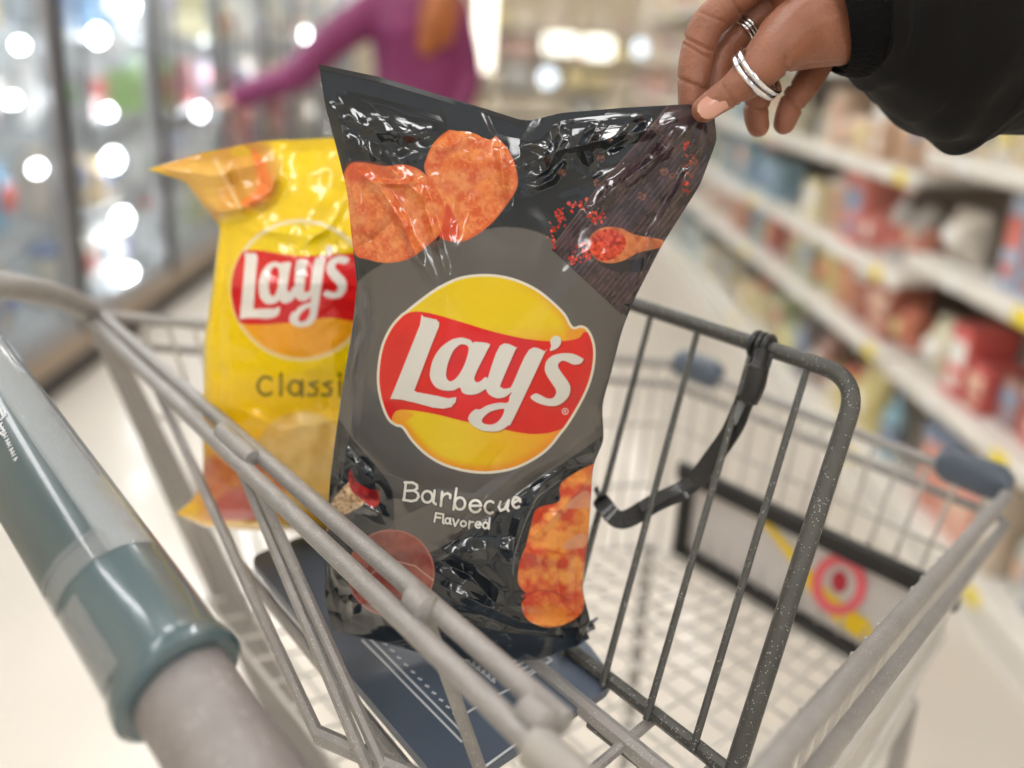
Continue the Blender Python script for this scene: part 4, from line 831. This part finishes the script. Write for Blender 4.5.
# shelving along the right
SX = 1.15; rb = [(.55, 2.12, (.12, .46, .78, 1.06, 1.36, 1.66), 'near bay'), (2.12, 3.32, (.12, .47, .70, .99, 1.28, 1.58), 'bay behind backrest'), (3.32, 4.52, (.12, .47, .70, .99, 1.28, 1.58), 'middle bay'), (4.52, 5.72, (.12, .47, .70, .99, 1.28, 1.58), 'second farthest bay'), (5.72, 7.2, (.12, .47, .70, .99, 1.28, 1.58), 'farthest bay')]
backp = mat('beige_back_panel', (178, 164, 148), .7); railm = mat('cream_price_rail', (236, 232, 222), .35); tagm = mat('yellow_price_card', (240, 218, 60), .5); bluet = mat('white_price_card', (240,240,236), .5)
orr = ['bottom', 'second', 'third', 'fourth', 'fifth', 'top']
for b, (y0, y1, zs, nm) in enumerate(rb):
    ym = (y0+y1)/2; L = y1-y0; c = empty('shelving_unit', (SX+.25, ym, 0)); tag(c, f'white gondola shelving stocked with packages, {nm} on the right side', 'shelving', 'shelving bays on the right')
    MB().box((SX+.47, ym, .95), (.03, L, 1.9)).build('back_panel', backp, c, smooth=False)
    for yy in (y0+.012, y1-.012): MB().box((SX+.44, yy, .95), (.04, .02, 1.9)).build('upright', white_m, c, smooth=False)
    MB().box((SX+.24, ym, .05), (.44, L-.01, .1)).build('base_plinth', white_m, c, smooth=False)
    for zi, z in enumerate(zs):
        s_ = MB().box((SX+.235, ym, z-.01), (.43, L-.01, .02)).build('shelf', white_m, c, smooth=False)
        MB().box((SX+.008, ym, z-.017), (.016, L-.02, .045), bev=.003).build('price_rail', railm, s_)
        for k in range(int(L/.3)):
            yy = y0+.12+k*.3+rng.uniform(-.05, .05); MB().box((SX-.003, yy, z-.017), (.003, .055, .038)).build('price_card', bluet if k % 3 else tagm, s_, smooth=False)
        y = y0+.03; idx = 0; prev = None
        nxt = zs[zi+1] if zi+1 < len(zs) else 1.9
        while y < y1-.08:
            w = rng.choice((.07, .09, .12, .15)); h = min(rng.uniform(.12, .25), nxt-z-.06)
            if y+w > y1-.02: break
            px, py, pz = to_px((SX+.08, y+w/2, z+h*.6)); rnd = rng.choice(RND)
            if pz > .3 and 560 < px < 1110 and -50 < py < 700 and not (rng.random() < .07):
                col = seedcol(SR, px, py, rnd); kind = rng.choice(('carton', 'bottle', 'bag', 'tub', 'carton'))
                if kind == 'bottle': w = min(w, .09)
                col2 = rng.choice([(240,240,236), (235,215,120), (200,60,50), (90,120,170), (225,170,140)])
                kw = {'carton': 'box', 'bag': 'bag', 'tub': 'tub', 'bottle': 'bottle'}[kind]
                pos = 'near end' if idx == 0 else f'beside {color_name(prev)} one'
                lb = f'{color_name(col)} {kw}, {color_name(col2)} mark, {orr[zi]} shelf {pos}, {nm}'
                k_ = uniq(lb)
                if k_ > 1: col2 = [(130,90,60), (40,40,44), (150,200,150), (60,160,170)][min(k_-2, 3)]; lb = lb.replace(', ', f', {color_name(col2)} spot, ', 1); uniq(lb)
                product(kind, col, col2, (round(w*.94, 3), .13, round(h, 2)), (SX+.115+rng.choice((0, .0, .03)), y+w/2, z+.001), lb, 'packages on the right shelves', kw, -1)
                prev = col; idx += 1
            y += w+rng.uniform(.004, .02)
# far end of the aisle: an end display and lamps
t = empty('display_shelf', (.55, YE+.2, 0)); tag(t, 'pale display shelving across the far end of the aisle', 'rack')
MB().box((.4, YE+.42, 1.0), (3.6, .04, 2.0)).build('back_panel', mat('pale_cream_panel', (240,226,200), .6), t, smooth=False)
dz = (.12, .5, .85, 1.2, 1.55)
for z in dz: MB().box((.4, YE+.22, z-.015), (3.6, .4, .03)).build('shelf', white_m, t, smooth=False)
EC = [(244,232,205),(250,240,215),(235,215,190),(225,200,180),(240,225,200),(205,160,150),(190,195,200),(238,220,150)]
for zi, z in enumerate(dz):
    x = -1.3; idx = 0; prev = None
    while x < 2.1:
        w = rng.choice((.22, .3, .36)); h = rng.uniform(.2, .29); col = rng.choice(EC); col2 = rng.choice(EC)
        lb = f'{color_name(col)} case, {ordn[zi]} shelf of far display, ' + ('left end' if idx == 0 else f'beside {color_name(prev)} one')+f', {color_name(col2)} front'
        k_ = uniq(lb)
        if k_ > 1: col2 = [(150,110,90), (120,150,170), (90,90,92), (170,190,130)][min(k_-2, 3)]; lb = lb.rsplit(', ', 1)[0]+f', {color_name(col2)} front'; uniq(lb)
        pr_ = product('carton', col, col2, (.3, round(w*.9, 3), h), (x+w/2, YE+.14, z+.002), lb, 'cases on the far display', 'box', -1); prev = col; idx += 1; x += w+.03
glow = mat('bright_lamp_glow', (255,250,236), .5, emit=(255,248,232), es=2.6); glow2 = mat('cool_lamp_glow', (225,240,250), .5, emit=(225,240,255), es=2.)
def lampat(px, py, dist, w, h, m, label, kind='sphere'):
    p = at(px, py, dist); r = empty('lamp', p); tag(r, label, 'lamp'); mb = MB()
    if kind == 'sphere': mb.ell(p, Vector((w,0,0)), Vector((0,.04,0)), Vector((0,0,h)))
    else: mb.box(p, (w*2, .06, h*2), bev=.02)
    mb.build('lamp_bulb', m, r); MB().box(p+Vector((0,.06,0)), (w*1.6, .06, h*1.6), bev=.01).build('lamp_housing', white_m, r)
    MB().tube([p+Vector((0,.06,h*.6)), Vector((p.x, p.y+.06, 3.4))], .012, 8).build('lamp_stem', white_m, r)
lampat(548, 78, 7.5, .085, .085, glow2, 'round pale blue lamp hanging past the top seal of the black bag')
lampat(485, 22, 6.0, .075, .36, glow, 'tall bright light panel beside the person in magenta', 'box')
lampat(560, 44, 9.5, .2, .11, glow, 'warm glowing lamp above the round pale blue lamp', 'box'); lampat(598, 48, 9.4, .18, .12, glow, 'warm glowing lamp between the pale blue lamp and the hand', 'box'); lampat(640, 48, 8.8, .08, .09, glow2, 'small pale lamp next to the index finger')
# ------------------------------------------------------------------ shopper in magenta
yS = 3.3; pS = Vector((at(416, 60, 3.3).x, yS, 0)); sh = empty('person', pS); tag(sh, 'person with long auburn hair in a magenta coat reaching to the freezer doors', 'person')
X_, Y_ = Vector((1,0,0)), Vector((0,1,0))
def b_(x, y, z): return pS+Vector((x, y, z))
skin2 = mat('light_skin', (214, 164, 140), .5, sss=.05)
hnd2 = b_(-.72, -.05, 1.01)
def chn(*a): return [(b_(x, y, z), r) for x, y, z, r in a]
torso = chn((0,0,.95,.14),(0,.0,1.12,.125),(0,.0,1.30,.15),(0,.0,1.42,.12),(0,-.0,1.50,.06),(-.01,-.01,1.56,.055))
head = chn((-.02,-.0,1.62,.085),(-.02,0,1.70,.095))
legs = [chn((sx*.09,0,.92,.10),(sx*.10,-.01,.50,.062),(sx*.10,.01,.12,.042),(sx*.10,-.04,.05,.04),(sx*.10-.06,-.10,.035,.03)) for sx in (-1, 1)]
armL = chn((-.15,-.02,1.40,.065),(-.30,-.06,1.27,.055),(-.44,-.08,1.12,.046),(-.58,-.10,1.06,.038),(-.70,-.10,1.01,.03)); armR = chn((.16,0,1.40,.065),(.21,.02,1.16,.052),(.17,-.08,.96,.042),(.12,-.16,.88,.028))
fingers = [chn((-.70,-.10,1.01,.024),(-.76,-.10+k*.014,1.0,.009),(-.80,-.10+k*.015,.985-abs(k)*.004,.007)) for k in (-1.5,-.5,.5,1.5)]+[chn((-.70,-.12,1.0,.018),(-.74,-.145,1.0,.008))]
fingR = [chn((.12,-.16,.88,.024),(.12+k*.014,-.18,.80,.009),(.12+k*.014,-.17,.76-abs(k)*.004,.007)) for k in (-1.5,-.5,.5,1.5)]
nose = chn((-.03,-.085,1.67,.016),(-.032,-.105,1.655,.012)); ears = [chn((-.02+sx*.092,0,1.665,.016),(-.02+sx*.094,0,1.69,.014)) for sx in (-1, 1)]
sh_body = limb_mesh('body', [torso, head, armL, armR, nose]+legs+fingers+fingR+ears, .007, .5, skin2, sh, b_(0, 0, 1.0), it=4)
for sx in (-1, 1): MB().ell(b_(-.02+sx*.034, -.088, 1.685), X_*.014, Y_*.008, UP*.009, 12, 8).build('eye', mat('eye_white', (235,232,228), .2), sh_body)
MB().ell(b_(-.025, -.09, 1.625), X_*.024, Y_*.008, UP*.007, 12, 8).build('mouth', mat('lips', (176,80,80), .4), sh_body)
coatm = mat('magenta_coat_fabric', (116, 34, 82), .6, var=.12, scale=8, bump=.2, bscale=40)
coat_t = chn((0,0,.62,.17),(0,0,.80,.175),(0,0,1.0,.165),(0,0,1.15,.15),(0,0,1.32,.175),(0,0,1.43,.14),(0,0,1.50,.075))
limb_mesh('coat', [coat_t, chn((.05,.01,.7,.17),(.06,.01,1.0,.16),(.05,.01,1.36,.15)), chn((-.12,-.02,1.40,.085),(-.30,-.06,1.27,.075),(-.44,-.08,1.13,.066),(-.58,-.10,1.065,.056),(-.66,-.10,1.03,.05)), chn((.14,0,1.40,.085),(.21,.02,1.16,.07),(.17,-.08,.98,.058))], .008, .5, coatm, sh, b_(0, 0, 1.1), it=4)
limb_mesh('trousers', [chn((sx*.09,0,.92,.115),(sx*.10,-.01,.50,.078),(sx*.10,.01,.14,.06)) for sx in (-1, 1)], .008, .5, mat('dark_trousers', (40, 42, 54), .8), sh, b_(0, 0, .5), it=3)
for sx in (-1, 1): limb_mesh('shoe', [chn((sx*.10,.03,.05,.048),(sx*.10-.05,-.09,.042,.04),(sx*.10-.08,-.14,.035,.03))], .006, .5, mat('dark_shoe_leather', (38, 30, 28), .4), sh, b_(sx*.1, 0, .04), it=3)
hairm = mat('auburn_hair', (158, 88, 38), .5, var=.25, scale=30, bump=.4, bscale=90)
limb_mesh('hair', [chn((-.02,.025,1.72,.10),(-.01,.06,1.62,.095),(0,.07,1.5,.085),(.02,.05,1.38,.07)), chn((.07,.0,1.66,.05),(.10,-.08,1.5,.055),(.09,-.15,1.36,.055),(.07,-.15,1.26,.04)), chn((.0,-.02,1.66,.03),(.12,-.06,1.45,.06),(.12,-.12,1.30,.045)), chn((-.10,.02,1.68,.04),(-.11,.03,1.5,.05),(-.09,.05,1.4,.04))], .007, .5, hairm, sh, b_(0, 0, 1.5), it=4)
# ------------------------------------------------------------------ light from the rest of the store
w = bpy.data.worlds.new('World'); sc.world = w; w.use_nodes = True; bg = w.node_tree.nodes['Background']; bg.inputs[0].default_value = (1., .985, .96, 1); bg.inputs[1].default_value = .9
sc.view_settings.view_transform = 'Standard'; sc.view_settings.look = 'None'; sc.view_settings.exposure = -0.26; sc.view_settings.gamma = 1.0; sc.view_settings.use_curve_mapping = False
